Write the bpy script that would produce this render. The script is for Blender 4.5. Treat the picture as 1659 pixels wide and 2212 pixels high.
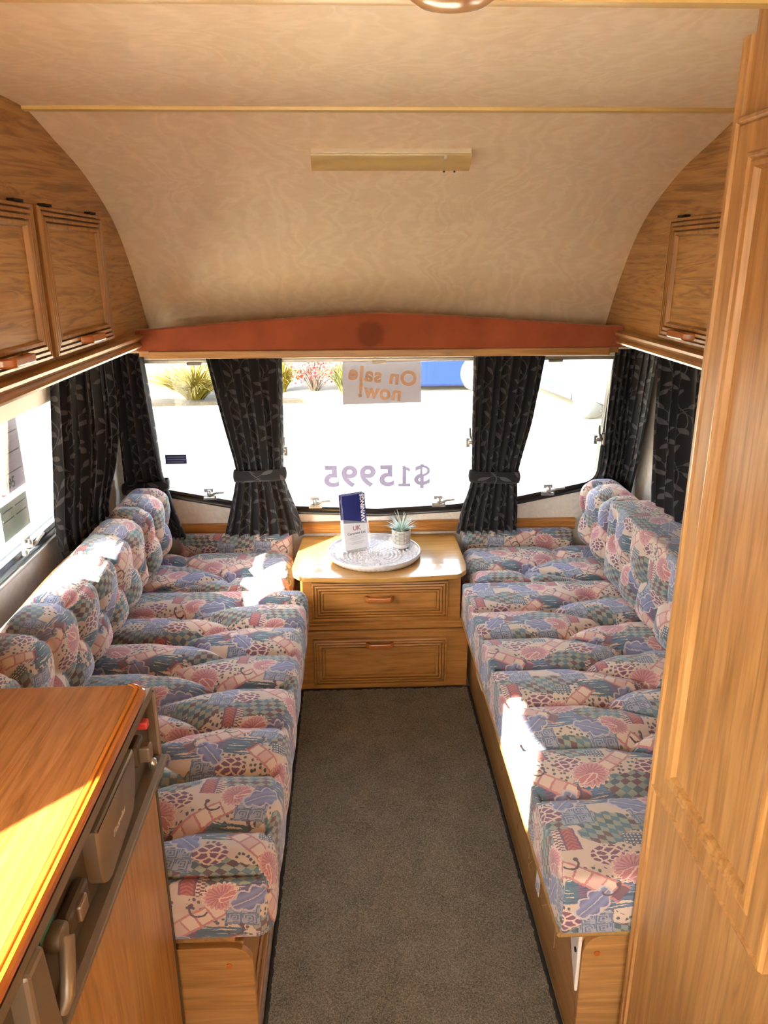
import bpy, math, random
import numpy as np
from mathutils import Matrix, Vector
from mathutils.geometry import tessellate_polygon
from math import sin, cos, pi, radians, sqrt

for o in list(bpy.data.objects): bpy.data.objects.remove(o, do_unlink=True)
random.seed(7); np.random.seed(7)
SC = bpy.context.scene
COL = SC.collection

# ------------------------------------------------------------------ camera
F_PX, PITCH, YAW, ROLL = 1640.0, radians(18.4), radians(2.3), radians(0.25)
fw = Vector((sin(YAW)*cos(PITCH), cos(YAW)*cos(PITCH), -sin(PITCH)))
rt = Vector((cos(YAW), -sin(YAW), 0)); up = rt.cross(fw)
r2 = cos(ROLL)*rt - sin(ROLL)*up; u2 = sin(ROLL)*rt + cos(ROLL)*up
cam = bpy.data.cameras.new('camera'); camo = bpy.data.objects.new('camera', cam); COL.objects.link(camo)
camo.matrix_world = Matrix(((r2.x, u2.x, -fw.x, -0.09), (r2.y, u2.y, -fw.y, 0), (r2.z, u2.z, -fw.z, 1.55), (0, 0, 0, 1)))
cam.sensor_fit = 'VERTICAL'; cam.sensor_height = 36.0; cam.sensor_width = 27.0
cam.lens = 36.0*F_PX/2212.0; cam.clip_start = 0.02
SC.camera = camo

# ------------------------------------------------------------------ world, sun, exposure
wd = bpy.data.worlds.new('sky'); SC.world = wd; wd.use_nodes = True
wn = wd.node_tree; bg = wn.nodes['Background']
sky = wn.nodes.new('ShaderNodeTexSky'); sky.sky_type = 'NISHITA'; sky.sun_disc = False
SUN = Vector((1.0, 1.13, -0.78)).normalized()
sky.sun_elevation = math.asin(-SUN.z); sky.sun_rotation = math.atan2(-SUN.x, -SUN.y)
sky.air_density = 1.0; sky.dust_density = 3.0; sky.ozone_density = 1.0
hs = wn.nodes.new('ShaderNodeHueSaturation'); hs.inputs['Saturation'].default_value = .45     # thin bright haze
wn.links.new(sky.outputs[0], hs.inputs['Color']); wn.links.new(hs.outputs[0], bg.inputs[0]); bg.inputs[1].default_value = 0.45
sl = bpy.data.lights.new('sun', 'SUN'); sl.energy = 13.0; sl.angle = radians(0.6); sl.color = (1.0, 0.89, 0.73)
so = bpy.data.objects.new('sun', sl); COL.objects.link(so)
so.rotation_euler = SUN.to_track_quat('-Z', 'Y').to_euler(); so.location = (-6, -6, 6)
vs = SC.view_settings; vs.view_transform = 'Standard'; vs.look = 'None'; vs.gamma = 1.0; vs.use_curve_mapping = False
vs.exposure = 3.05
cy = SC.cycles
cy.max_bounces = 9; cy.diffuse_bounces = 5; cy.glossy_bounces = 4; cy.transmission_bounces = 8; cy.transparent_max_bounces = 12
cy.sample_clamp_indirect = 4.0; cy.blur_glossy = 1.0; cy.caustics_reflective = False; cy.caustics_refractive = False
cy.use_denoising = True; cy.use_adaptive_sampling = True; cy.adaptive_threshold = .10; cy.adaptive_min_samples = 16

def portal(loc, sx, sy, rot):
    l = bpy.data.lights.new('window_portal', 'AREA'); l.shape = 'RECTANGLE'; l.size = sx; l.size_y = sy
    l.cycles.is_portal = True
    o = bpy.data.objects.new('window_portal', l); o.location = loc; o.rotation_euler = rot; COL.objects.link(o)
portal((0, 2.985, .93), 1.9, .75, (radians(90), 0, pi))
portal((-1.06, 1.75, 1.0), 1.4, .6, (radians(90), 0, -pi/2))
portal((-1.06, .04, 1.26), .6, .6, (radians(90), 0, -pi/2))
portal((0, -2.45, 1.18), 1.6, .75, (radians(90), 0, 0))
portal((-1.06, -1.52, .9), .8, 1.75, (radians(90), 0, -pi/2))

# ------------------------------------------------------------------ helpers
def S(r, g, b):
    f = lambda c: (c/255/12.92) if c/255 <= .04045 else ((c/255+.055)/1.055)**2.4
    return (f(r), f(g), f(b), 1.0)

class V:
    """tiny expression wrapper around shader math nodes"""
    def __init__(s, nt, k): s.nt, s.k = nt, k
    def _m(s, op, *a):
        n = s.nt.nodes.new('ShaderNodeMath'); n.operation = op
        for i, x in enumerate(a):
            if isinstance(x, V): s.nt.links.new(x.k, n.inputs[i])
            else: n.inputs[i].default_value = float(x)
        return V(s.nt, n.outputs[0])
    def __add__(s, o): return s._m('ADD', s, o)
    __radd__ = __add__
    def __sub__(s, o): return s._m('SUBTRACT', s, o)
    def __rsub__(s, o): return s._m('SUBTRACT', o, s)
    def __mul__(s, o): return s._m('MULTIPLY', s, o)
    __rmul__ = __mul__
    def __truediv__(s, o): return s._m('DIVIDE', s, o)
    def lt(s, o): return s._m('LESS_THAN', s, o)
    def gt(s, o): return s._m('GREATER_THAN', s, o)
    def abs(s): return s._m('ABSOLUTE', s)
    def fract(s): return s._m('FRACT', s)
    def floor(s): return s._m('FLOOR', s)
    def rnd(s): return s._m('ROUND', s)
    def sin(s): return s._m('SINE', s)
    def cos(s): return s._m('COSINE', s)
    def min(s, o): return s._m('MINIMUM', s, o)
    def max(s, o): return s._m('MAXIMUM', s, o)
    def sqrt(s): return s._m('SQRT', s)
    def atan2(s, o): return s._m('ARCTAN2', s, o)
    def pow(s, o): return s._m('POWER', s, o)

class Mat:
    def __init__(s, name, rough=.5, spec=.5, metal=0.0, coat=0.0, sheen=0.0):
        s.m = bpy.data.materials.new(name); s.m.use_nodes = True
        s.nt = s.m.node_tree; s.b = s.nt.nodes['Principled BSDF']
        s.b.inputs['Roughness'].default_value = rough
        s.b.inputs['Specular IOR Level'].default_value = spec
        s.b.inputs['Metallic'].default_value = metal
        s.b.inputs['Coat Weight'].default_value = coat
        s.b.inputs['Sheen Weight'].default_value = sheen
    def n(s, t, **kw):
        n = s.nt.nodes.new(t)
        for k, v in kw.items():
            if k in n.inputs: n.inputs[k].default_value = v
            else: setattr(n, k, v)
        return n
    def l(s, a, b): s.nt.links.new(a.k if isinstance(a, V) else a, b)
    def coord(s, kind='Object'): return s.n('ShaderNodeTexCoord').outputs[kind]
    def map(s, co, scale=(1, 1, 1), loc=(0, 0, 0), rot=(0, 0, 0)):
        n = s.n('ShaderNodeMapping'); n.inputs['Scale'].default_value = scale
        n.inputs['Location'].default_value = loc; n.inputs['Rotation'].default_value = rot
        s.l(co, n.inputs['Vector']); return n.outputs[0]
    def noise(s, co, scale, detail=3, rough=.5, dist=0.0):
        n = s.n('ShaderNodeTexNoise', Scale=scale, Detail=detail, Roughness=rough, Distortion=dist)
        s.l(co, n.inputs['Vector']); return n
    def ramp(s, fac, stops, interp='LINEAR'):
        n = s.n('ShaderNodeValToRGB'); n.color_ramp.interpolation = interp
        e = n.color_ramp.elements
        while len(e) < len(stops): e.new(0.5)
        for i, (p, c) in enumerate(stops): e[i].position = p; e[i].color = c
        s.l(fac, n.inputs[0]); return n.outputs[0]
    def mix(s, fac, a, b, mode='MIX'):
        n = s.n('ShaderNodeMix', data_type='RGBA', blend_type=mode)
        for x, i in ((fac, 0), (a, 6), (b, 7)):
            if isinstance(x, (V, bpy.types.NodeSocket)): s.l(x, n.inputs[i])
            else: n.inputs[i].default_value = x
        return n.outputs[2]
    def color(s, c):
        if isinstance(c, tuple): s.b.inputs['Base Color'].default_value = c
        else: s.l(c, s.b.inputs['Base Color'])
    def bump(s, h, strength=.3, dist=.01):
        n = s.n('ShaderNodeBump', Strength=strength, Distance=dist)
        s.l(h, n.inputs['Height']); s.l(n.outputs[0], s.b.inputs['Normal'])

def plain(name, c, rough=.5, spec=.5, metal=0.0, var=.06, coat=0.0, sheen=0.0, scale=40):
    """single colour with a faint procedural mottling"""
    M = Mat(name, rough, spec, metal, coat, sheen)
    nz = M.noise(M.coord(), scale, 3)
    M.color(M.mix(nz.outputs[0], tuple(x*(1-var) for x in c[:3])+(1,), tuple(min(1, x*(1+var)) for x in c[:3])+(1,)))
    return M.m

def wood(name, axis, dark, mid, light, rough=.34, grain=1.0, coat=0.0, seed=0.0, knots=.5, contrast=1.0):
    M = Mat(name, rough, .5, 0, coat)
    sc = [1.0, 1.0, 1.0]; sc['xyz'.index(axis)] = .065
    co = M.map(M.coord(), tuple(sc), (seed, seed*1.7, seed*.6))
    warp = M.noise(co, 5.0*grain, 3, .5, knots*1.5)
    add = M.n('ShaderNodeMixRGB', blend_type='ADD'); add.inputs[0].default_value = .10*knots+.03
    M.l(co, add.inputs[1]); M.l(warp.outputs['Color'], add.inputs[2])
    rings = M.noise(add.outputs[0], 62*grain, 2, .6, .5)
    fine = M.noise(M.map(M.coord(), tuple(x*(3 if x == 1 else 1.2) for x in sc)), 170*grain, 2, .6)
    broad = M.noise(co, 4*grain, 2)
    k = .17/contrast
    c1 = M.ramp(rings.outputs[0], [(max(0, .48-k*1.3), dark), (.49, mid), (min(1, .52+k), light)])
    c2 = M.mix(.16, c1, M.ramp(fine.outputs[0], [(.35, dark), (.62, light)]))
    c3 = M.mix(.28, c2, M.ramp(broad.outputs[0], [(.35, mid), (.65, light)]))
    M.color(c3); M.bump(fine.outputs[0], .06, .001)
    return M.m

# ---- mesh builder -------------------------------------------------
class MB:
    def __init__(s): s.v = []; s.f = []
    def add(s, vs, fs, M=None):
        k = len(s.v)
        s.v += [tuple(M @ Vector(p)) if M is not None else tuple(p) for p in vs]
        s.f += [tuple(i+k for i in f) for f in fs]; return s
    def box(s, x0, x1, y0, y1, z0, z1, M=None):
        vs = [(x, y, z) for z in (z0, z1) for y in (y0, y1) for x in (x0, x1)]
        return s.add(vs, [(0, 2, 3, 1), (4, 5, 7, 6), (0, 1, 5, 4), (2, 6, 7, 3), (0, 4, 6, 2), (1, 3, 7, 5)], M)
    def prism(s, poly, axis, a0, a1, M=None):
        """polygon in the two other axes (in xyz order) extruded along axis"""
        n = len(poly); i = 'xyz'.index(axis)
        def P(p, a): q = list(p); q.insert(i, a); return tuple(q)
        vs = [P(p, a0) for p in poly]+[P(p, a1) for p in poly]
        fs = [tuple(range(n))[::-1], tuple(range(n, 2*n))]+[(j, (j+1) % n, n+(j+1) % n, n+j) for j in range(n)]
        return s.add(vs, fs, M)
    def lathe(s, prof, c=(0, 0, 0), n=32, M=None, axis='z'):
        vs = []; fs = []
        for r, z in prof:
            for k in range(n):
                a = 2*pi*k/n; p = (r*cos(a), r*sin(a), z)
                if axis == 'y': p = (p[0], p[2], p[1])
                if axis == 'x': p = (p[2], p[0], p[1])
                vs.append((c[0]+p[0], c[1]+p[1], c[2]+p[2]))
        for j in range(len(prof)-1):
            for k in range(n):
                fs.append((j*n+k, j*n+(k+1) % n, (j+1)*n+(k+1) % n, (j+1)*n+k))
        fs.append(tuple(range(n))[::-1]); fs.append(tuple(range((len(prof)-1)*n, len(prof)*n)))
        return s.add(vs, fs, M)
    def tube(s, pts, r, n=8, M=None, closed=False):
        pts = [Vector(p) for p in pts]; vs = []; fs = []; m = len(pts); up0 = None
        for i, p in enumerate(pts):
            a = pts[(i-1) % m] if (closed or i > 0) else p
            b = pts[(i+1) % m] if (closed or i < m-1) else p
            t = (b-a).normalized()
            if up0 is None: up0 = t.orthogonal().normalized()
            up0 = (up0-t*up0.dot(t)).normalized(); w = t.cross(up0)
            rr = r[i] if isinstance(r, (list, tuple)) else r
            for k in range(n):
                an = 2*pi*k/n; vs.append(p+(up0*cos(an)+w*sin(an))*rr)
        for i in range(m if closed else m-1):
            j = (i+1) % m
            for k in range(n): fs.append((i*n+k, i*n+(k+1) % n, j*n+(k+1) % n, j*n+k))
        if not closed:
            fs.append(tuple(range(n))[::-1]); fs.append(tuple(range((m-1)*n, m*n)))
        return s.add(vs, fs, M)
    def loops(s, loops, cap0=True, cap1=True, M=None):
        """bridge closed vertex loops of equal length"""
        n = len(loops[0]); vs = [p for lp in loops for p in lp]; fs = []
        for j in range(len(loops)-1):
            for k in range(n): fs.append((j*n+k, j*n+(k+1) % n, (j+1)*n+(k+1) % n, (j+1)*n+k))
        if cap0: fs.append(tuple(range(n))[::-1])
        if cap1: fs.append(tuple(range((len(loops)-1)*n, len(loops)*n)))
        return s.add(vs, fs, M)
    def build(s, name, mat, parent=None, smooth=None, bevel=0.0, origin=None, seg=2):
        off = Vector((0, 0, 0))
        if parent is not None: off = wloc(parent)
        elif origin is not None: off = Vector(origin)
        me = bpy.data.meshes.new(name)
        me.from_pydata([tuple(Vector(p)-off) for p in s.v], [], s.f); me.validate(); me.update()
        me.materials.append(mat)
        o = bpy.data.objects.new(name, me); COL.objects.link(o)
        fin(o, parent, off, smooth, bevel, seg); return o
def wloc(o):
    v = Vector(o.location)
    while o.parent: o = o.parent; v += Vector(o.location)
    return v
def fin(o, parent, off, smooth, bevel, seg=2):
    if parent is not None: o.parent = parent
    else: o.location = off
    me = o.data
    import bmesh
    bm = bmesh.new(); bm.from_mesh(me); bmesh.ops.recalc_face_normals(bm, faces=bm.faces); bm.to_mesh(me); bm.free()
    if bevel:
        b = o.modifiers.new('bevel', 'BEVEL'); b.width = bevel; b.segments = seg; b.limit_method = 'ANGLE'; b.angle_limit = radians(35)
        b.harden_normals = False
    if smooth is not None:
        me.shade_smooth(); me.set_sharp_from_angle(angle=radians(smooth))
def thing(name, label, cat, loc, group=None, kind=None):
    o = bpy.data.objects.new(name, None); o.empty_display_size = .05; o.location = loc; COL.objects.link(o)
    return tag(o, label, cat, group, kind)
def tag(o, label=None, cat=None, group=None, kind=None):
    if label: o['label'] = label
    if cat: o['category'] = cat
    if group: o['group'] = group
    if kind: o['kind'] = kind
    return o
def box(name, mat, parent, *c, bevel=.002, **k): return MB().box(*c).build(name, mat, parent, bevel=bevel, **k)
def round_poly(pts, rad, n=6):
    out = []; m = len(pts)
    for i in range(m):
        p0, p, p1 = Vector(pts[i-1]), Vector(pts[i]), Vector(pts[(i+1) % m]); r = rad[i] if isinstance(rad, (list, tuple)) else rad
        if r <= 0: out.append(tuple(p)); continue
        a = (p0-p).normalized(); b = (p1-p).normalized()
        ang = math.acos(max(-1, min(1, a.dot(b)))); t = min(r/math.tan(ang/2), (p0-p).length*.49, (p1-p).length*.49)
        for k in range(n+1):
            q = k/n; A = p+a*t; B = p+b*t
            out.append(tuple(A*(1-q)**2+p*2*q*(1-q)+B*q*q))
    return out
def offset_poly(pts, d):
    m = len(pts); out = []
    area = sum(pts[i-1][0]*pts[i][1]-pts[i][0]*pts[i-1][1] for i in range(m)); sg = 1 if area > 0 else -1
    for i in range(m):
        p0, p, p1 = Vector(pts[i-1]), Vector(pts[i]), Vector(pts[(i+1) % m])
        e0 = p-p0; e1 = p1-p
        n0 = Vector((e0.y, -e0.x)); n1 = Vector((e1.y, -e1.x))
        n0 = n0.normalized() if n0.length > 1e-9 else n1.normalized(); n1 = n1.normalized() if n1.length > 1e-9 else n0
        nn = (n0+n1); nn = nn.normalized() if nn.length > 1e-6 else n0
        c = max(.4, nn.dot(n0)); out.append(tuple(p+nn*sg*d/c))
    return out
def holed(mb, outer, holes, fn, d):
    """slab with holes: polygon in (u,v), fn maps (u,v,w)->xyz, w from 0 to d"""
    allp = [[Vector((p[0], p[1], 0)) for p in lp] for lp in [outer]+holes]
    tris = tessellate_polygon(allp); flat = [p for lp in [outer]+holes for p in lp]; n = len(flat)
    vs = [fn(p[0], p[1], 0) for p in flat]+[fn(p[0], p[1], d) for p in flat]
    fs = [tuple(t) for t in tris]+[tuple(i+n for i in t)[::-1] for t in tris]; k = 0
    for lp in [outer]+holes:
        m = len(lp)
        for i in range(m): fs.append((k+i, k+(i+1) % m, n+k+(i+1) % m, n+k+i))
        k += m
    return mb.add(vs, fs)
def text_geo(body, size, extrude=.0003, offset=0.0, shear=0.0, spc=1.0):
    cu = bpy.data.curves.new('t', 'FONT'); cu.body = body; cu.size = size; cu.extrude = extrude; cu.offset = offset; cu.shear = shear
    cu.align_x = 'CENTER'; cu.resolution_u = 4; cu.space_character = spc
    if extrude == 0: cu.fill_mode = 'FRONT'
    ob = bpy.data.objects.new('t', cu); COL.objects.link(ob)
    bpy.context.view_layer.update()
    me = bpy.data.meshes.new_from_object(ob.evaluated_get(bpy.context.evaluated_depsgraph_get()))
    vs = [tuple(v.co) for v in me.vertices]; fs = [tuple(p.vertices) for p in me.polygons]
    bpy.data.objects.remove(ob); bpy.data.curves.remove(cu); bpy.data.meshes.remove(me)
    return vs, fs
def letters(vs, fs):
    """split a line of text into its characters (islands merged where their x ranges overlap)"""
    par = list(range(len(vs)))
    def fd(i):
        while par[i] != i: par[i] = par[par[i]]; i = par[i]
        return i
    for f in fs:
        for k in f[1:]: par[fd(k)] = fd(f[0])
    g = {}
    for i in range(len(vs)): g.setdefault(fd(i), []).append(i)
    iv = sorted([min(vs[i][0] for i in m), max(vs[i][0] for i in m), m] for m in g.values())
    out = []
    for a, b, m in iv:
        if out and a < out[-1][1]-.2*(b-a): out[-1][1] = max(out[-1][1], b); out[-1][2] = out[-1][2]+m
        else: out.append([a, b, list(m)])
    res = []
    for a, b, m in out:
        mp = {i: k for k, i in enumerate(m)}
        res.append(([vs[i] for i in m], [tuple(mp[i] for i in f) for f in fs if f[0] in mp]))
    return res
def frame_ring(mb, rect, prof, fn, cap=False):
    """mitred moulding: rect=(u0,u1,v0,v1); prof=[(inset,height)...]; fn(u,v,h)->xyz"""
    u0, u1, v0, v1 = rect
    lp = [[fn(u0+i, v0+i, h), fn(u1-i, v0+i, h), fn(u1-i, v1-i, h), fn(u0+i, v1-i, h)] for i, h in prof]
    return mb.loops(lp, cap, cap)

# ------------------------------------------------------------------ materials
OAK_D, OAK_M, OAK_L = S(110, 72, 34), S(162, 116, 62), S(186, 143, 88)
W_X = wood('oak_grain_x', 'x', OAK_D, OAK_M, OAK_L, seed=1.3)
W_Y = wood('oak_grain_y', 'y', OAK_D, OAK_M, OAK_L, seed=2.1)
W_Z = wood('oak_grain_z', 'z', OAK_D, OAK_M, OAK_L, seed=3.7)
W_YP = wood('oak_locker_panel', 'y', S(112, 72, 34), S(170, 124, 68), S(190, 146, 88), grain=1.0, seed=.4, knots=1.7, contrast=1.7)
W_ZP = wood('oak_wardrobe_panel', 'z', OAK_D, OAK_M, S(188, 145, 90), grain=1.1, seed=5.5, knots=.9)
W_CH = wood('oak_chest', 'x', S(114, 70, 26), S(160, 107, 48), S(178, 126, 66), grain=1.2, seed=7.5, knots=.8, contrast=1.0)
W_TOP = wood('oak_tabletop', 'x', S(140, 98, 44), S(174, 130, 66), S(188, 146, 82), rough=.24, grain=1.0, seed=9.5, coat=.35, knots=.3, contrast=.8)
W_CTR = wood('oak_worktop', 'y', S(104, 62, 26), S(150, 94, 46), S(168, 112, 62), rough=.22, grain=1.7, seed=4.4, coat=.3, knots=.6)
W_EDGE = wood('oak_worktop_edging', 'y', S(150, 84, 22), S(176, 104, 34), S(186, 116, 46), rough=.2, grain=.9, seed=6.4, coat=.4, knots=.2)
W_HND = plain('turned_wood_handle', S(168, 98, 44), .25, coat=.4, var=.12)
DARK = plain('dark_gap', S(30, 22, 16), .8)

def wallpaper():
    M = Mat('cream_marbled_wallpaper', .42, .4)
    co = M.coord()
    w = M.noise(co, 4.5, 3, .55, 1.2)
    add = M.n('ShaderNodeMixRGB', blend_type='ADD'); add.inputs[0].default_value = .30
    M.l(co, add.inputs[1]); M.l(w.outputs['Color'], add.inputs[2])
    sw = M.n('ShaderNodeTexWave', Scale=5.0, Distortion=9.0, Detail=3.0); sw.inputs['Detail Scale'].default_value = 1.6
    M.l(add.outputs[0], sw.inputs['Vector'])
    mot = M.noise(M.map(co, (1, 2.2, 1)), 26, 4, .6, .8)
    fine = M.noise(co, 300, 2)
    c = M.ramp(sw.outputs['Fac'], [(.0, S(229, 213, 186)), (.5, S(232, 217, 191)), (.9, S(239, 225, 201))])
    c = M.mix(.30, c, M.ramp(mot.outputs[0], [(.35, S(222, 202, 174)), (.65, S(238, 223, 198))]))
    M.color(c)
    h = M.mix(.35, sw.outputs['Color'], fine.outputs['Color'])
    M.bump(h, .14, .002); return M.m
PAPER = wallpaper()

def wallvinyl():
    M = Mat('pale_grey_wallboard', .4, .4)
    co = M.coord(); a = M.noise(co, 22, 4, .6, 2.0); b = M.noise(co, 260, 2)
    M.color(M.ramp(a.outputs[0], [(.3, S(196, 188, 178)), (.7, S(214, 207, 198))])); M.bump(b.outputs[0], .05, .001); return M.m
WALL = wallvinyl()

def velvet():
    M = Mat('rust_velvet', .9, .15, sheen=.6)
    co = M.coord(); a = M.noise(co, 9, 3, .6); b = M.noise(co, 420, 2)
    sx = M.n('ShaderNodeSeparateXYZ'); M.l(co, sx.inputs[0])
    x = V(M.nt, sx.outputs[0]); z = V(M.nt, sx.outputs[2])
    dx = x+.035; dz = z-.062
    r = (dx*dx+dz*dz).sqrt()
    w = V(M.nt, M.noise(co, 60, 3).outputs[0])
    stain = (1-((r+w*.012-.038)*60).max(0).min(1))*.55       # worn dark mark from an old fitting
    c = M.ramp(a.outputs[0], [(.3, S(134, 66, 40)), (.7, S(156, 80, 50))])
    M.color(M.mix(stain, c, S(92, 40, 24))); M.bump(b.outputs[0], .2, .001); return M.m
VELVET = velvet()

def tapestry():
    """woven 1990s upholstery: cream ground with flowers, leaves, checks, ladders, keys and dots"""
    M = Mat('tapestry_upholstery', .85, .15, sheen=.25); nt = M.nt
    uvn = M.n('ShaderNodeUVMap'); uvn.uv_map = 'UVMap'
    uv0 = uvn.outputs[0]
    jag = M.noise(M.map(uv0, (1, 1, 1)), 230, 1)
    jg = M.n('ShaderNodeSeparateColor'); M.l(jag.outputs['Color'], jg.inputs[0])
    big = M.noise(uv0, 16, 2); bgs = M.n('ShaderNodeSeparateColor'); M.l(big.outputs['Color'], bgs.inputs[0])
    sp = M.n('ShaderNodeSeparateXYZ'); M.l(uv0, sp.inputs[0])
    bu, bv = V(nt, bgs.outputs[0])-.5, V(nt, bgs.outputs[1])-.5
    u = V(nt, sp.outputs[0])*1.2+(V(nt, jg.outputs[0])-.5)*.005+bu*.014
    v = V(nt, sp.outputs[1])*1.2+(V(nt, jg.outputs[1])-.5)*.005+bv*.014
    P = .33
    def W(cx, cy, rot=0.0):
        du = u-cx; i = (du/P).rnd(); dx = du-i*P
        dv = v-cy-i*(P*.5); dy = dv-(dv/P).rnd()*P
        if rot:
            c, s_ = cos(rot), sin(rot); return dx*c+dy*s_, dy*c-dx*s_
        return dx, dy
    def comb(x, y, z=None):
        n = M.n('ShaderNodeCombineXYZ'); M.l(x, n.inputs[0]); M.l(y, n.inputs[1]); return n.outputs[0]
    def inbox(x, y, a, b): return x.abs().lt(a)*y.abs().lt(b)
    ground = M.noise(uv0, 7, 2)
    col = M.ramp(ground.outputs[0], [(.3, S(188, 166, 150)), (.55, S(200, 181, 164)), (.75, S(184, 156, 144))])
    # scattered dots on the ground
    vor = M.n('ShaderNodeTexVoronoi', voronoi_dimensions='2D', Scale=62.0, Randomness=.75); M.l(comb(u, v), vor.inputs['Vector'])
    zone = V(nt, M.noise(uv0, 9, 1).outputs[0]).gt(.47)
    col = M.mix(V(nt, vor.outputs['Distance']).lt(.26)*zone, col, S(86, 92, 98))
    # blue blocks with streaks
    for cx, cy, a, b, cA, cB in ((.07, .05, .085, .042, S(86, 112, 142), S(104, 98, 130)), (.23, .215, .075, .036, S(74, 106, 124), S(118, 90, 122))):
        x, y = W(cx, cy, .12)
        st = V(nt, M.noise(M.map(comb(x, y), (14, 240, 1)), 1.0, 0).outputs[0])
        edge = (st-.5)*.06
        m = (x.abs()+edge).lt(a)*y.abs().lt(b)
        blk = M.mix(x.gt(a*.45), cA, cB)
        blk = M.mix(st.gt(.63)*x.lt(a*.3), blk, S(206, 186, 164)); blk = M.mix(st.lt(.38), blk, S(62, 86, 108))
        col = M.mix(m, col, blk)
    # checks
    for cx, cy, a, b, rot in ((.20, .075, .105, .044, .5), (.045, .245, .09, .05, -.35)):
        x, y = W(cx, cy)
        msk = ((x/a)*(x/a)+(y/b)*(y/b)+bu*2.2+bv*1.4).lt(1.0)
        c, s_ = cos(rot), sin(rot); X = (u*c+v*s_)/.020; Y = (v*c-u*s_)/.015
        X = X+Y*.30
        ci, cj = X.floor(), Y.floor()
        wn_ = M.n('ShaderNodeTexWhiteNoise', noise_dimensions='2D'); M.l(comb(ci, cj), wn_.inputs['Vector'])
        par = ((ci+cj)*.5).fract().gt(.25)
        ca = M.ramp(wn_.outputs['Value'], [(0, S(84, 118, 132)), (.35, S(108, 82, 90)), (.6, S(74, 96, 108)), (.8, S(92, 76, 84))], 'CONSTANT')
        cb = M.ramp(wn_.outputs['Value'], [(0, S(140, 150, 138)), (.45, S(128, 142, 140)), (.75, S(150, 146, 130))], 'CONSTANT')
        chk = M.mix(par, ca, cb)
        hl = (X.fract()-.5).abs().gt(.46)
        chk = M.mix(hl*.35, chk, S(60, 60, 66))
        col = M.mix(msk, col, chk)
    # ladders
    for cx, cy, rot, a, b in ((.285, .255, -.55, .10, .024), (.13, .155, .75, .085, .022)):
        x, y = W(cx, cy, rot)
        cell = (x/.034); fi = cell.floor(); fr = cell.fract()
        wn_ = M.n('ShaderNodeTexWhiteNoise', noise_dimensions='1D'); M.l(fi, wn_.inputs['W'])
        ins = M.ramp(wn_.outputs['Value'], [(0, S(208, 184, 166)), (.55, S(196, 160, 150)), (.78, S(116, 84, 96))], 'CONSTANT')
        rail = y.abs().gt(b-.006).max(fr.lt(.16))
        col = M.mix(inbox(x, y, a, b), col, M.mix(rail, ins, S(178, 118, 116)))
    # key pattern
    for cx, cy in ((.155, .285), (.31, .125)):
        x, y = W(cx, cy, .1)
        kx = (x/.034); ky = (y/.030)
        qx = (kx.fract()-.5).abs(); qy = (ky.fract()-.5).abs()
        r = qx.max(qy); ln = (r*5.0).fract().lt(.42)*(kx.fract().gt(.62)*ky.fract().lt(.5)).lt(.5)
        cc = M.mix(ln, S(148, 154, 172), S(86, 104, 132))
        col = M.mix(inbox(x, y, .040, .034), col, cc)
    # chevron block with comb
    x, y = W(.275, .045, .08)
    ch = ((y+x.abs()*.7)/.0105).fract().lt(.5)
    blk = M.mix(ch, S(150, 78, 84), S(172, 102, 98)); blk = M.mix(x.abs().gt(.014), blk, S(122, 84, 116))
    col = M.mix(inbox(x, y, .019, .034), col, blk)
    x2 = x+.030; cb = (y/.009+x2.gt(0)*.5).fract().lt(.5)
    col = M.mix(inbox(x2, y, .010, .034), col, M.mix(cb, S(112, 80, 104), S(208, 188, 170)))
    # dotted dark plate
    x, y = W(.10, .205, -.06)
    dt = (x/.0085).fract().lt(.6)*((y/.0095).fract()-.5).abs().lt(.22)
    col = M.mix(inbox(x, y, .027, .019), col, M.mix(dt, S(78, 98, 118), S(204, 192, 178)))
    # berry cluster
    for cx, cy in ((.235, .135), (.02, .155)):
        x, y = W(cx, cy)
        vo = M.n('ShaderNodeTexVoronoi', voronoi_dimensions='2D', feature='DISTANCE_TO_EDGE', Scale=52.0, Randomness=.9); M.l(comb(x*.8, y*1.3), vo.inputs['Vector'])
        m = (x*x/(.042*.042)+y*y/(.03*.03)+bu*1.5).lt(1.0)
        col = M.mix(m, col, M.mix(V(nt, vo.outputs['Distance']).gt(.13), S(208, 184, 168), S(116, 78, 104)))
    # pink flowers
    for cx, cy, rot, R in ((.065, .115, .4, .052), (.20, .005, -.6, .044)):
        x, y = W(cx, cy, rot); y = y*1.25
        r = (x*x+y*y).sqrt(); th = y.atan2(x)
        pet = (th*9.5+r*40).sin().abs()
        fl = r.lt(R*(pet*.20+.80)); out = r.lt(R*(pet*.20+.80)+.004)
        tone = (pet*.55+r/R*.35)
        c = M.ramp(tone, [(.15, S(140, 84, 104)), (.5, S(178, 116, 124)), (.85, S(196, 142, 142))])
        px_, py_ = x+R*.35, y+R*.25; pr_ = (px_*px_*.5+py_*py_*2.2).sqrt()
        c = M.mix(pr_.lt(R*.42), c, S(182, 112, 118)); c = M.mix((pr_-R*.42).abs().lt(.0018), c, S(208, 184, 172))
        c = M.mix((y-x*.5+.006).abs().lt(.0022)*x.lt(.01), c, S(214, 190, 178))
        col = M.mix(out, col, S(210, 188, 176)); col = M.mix(fl, col, c)
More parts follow.
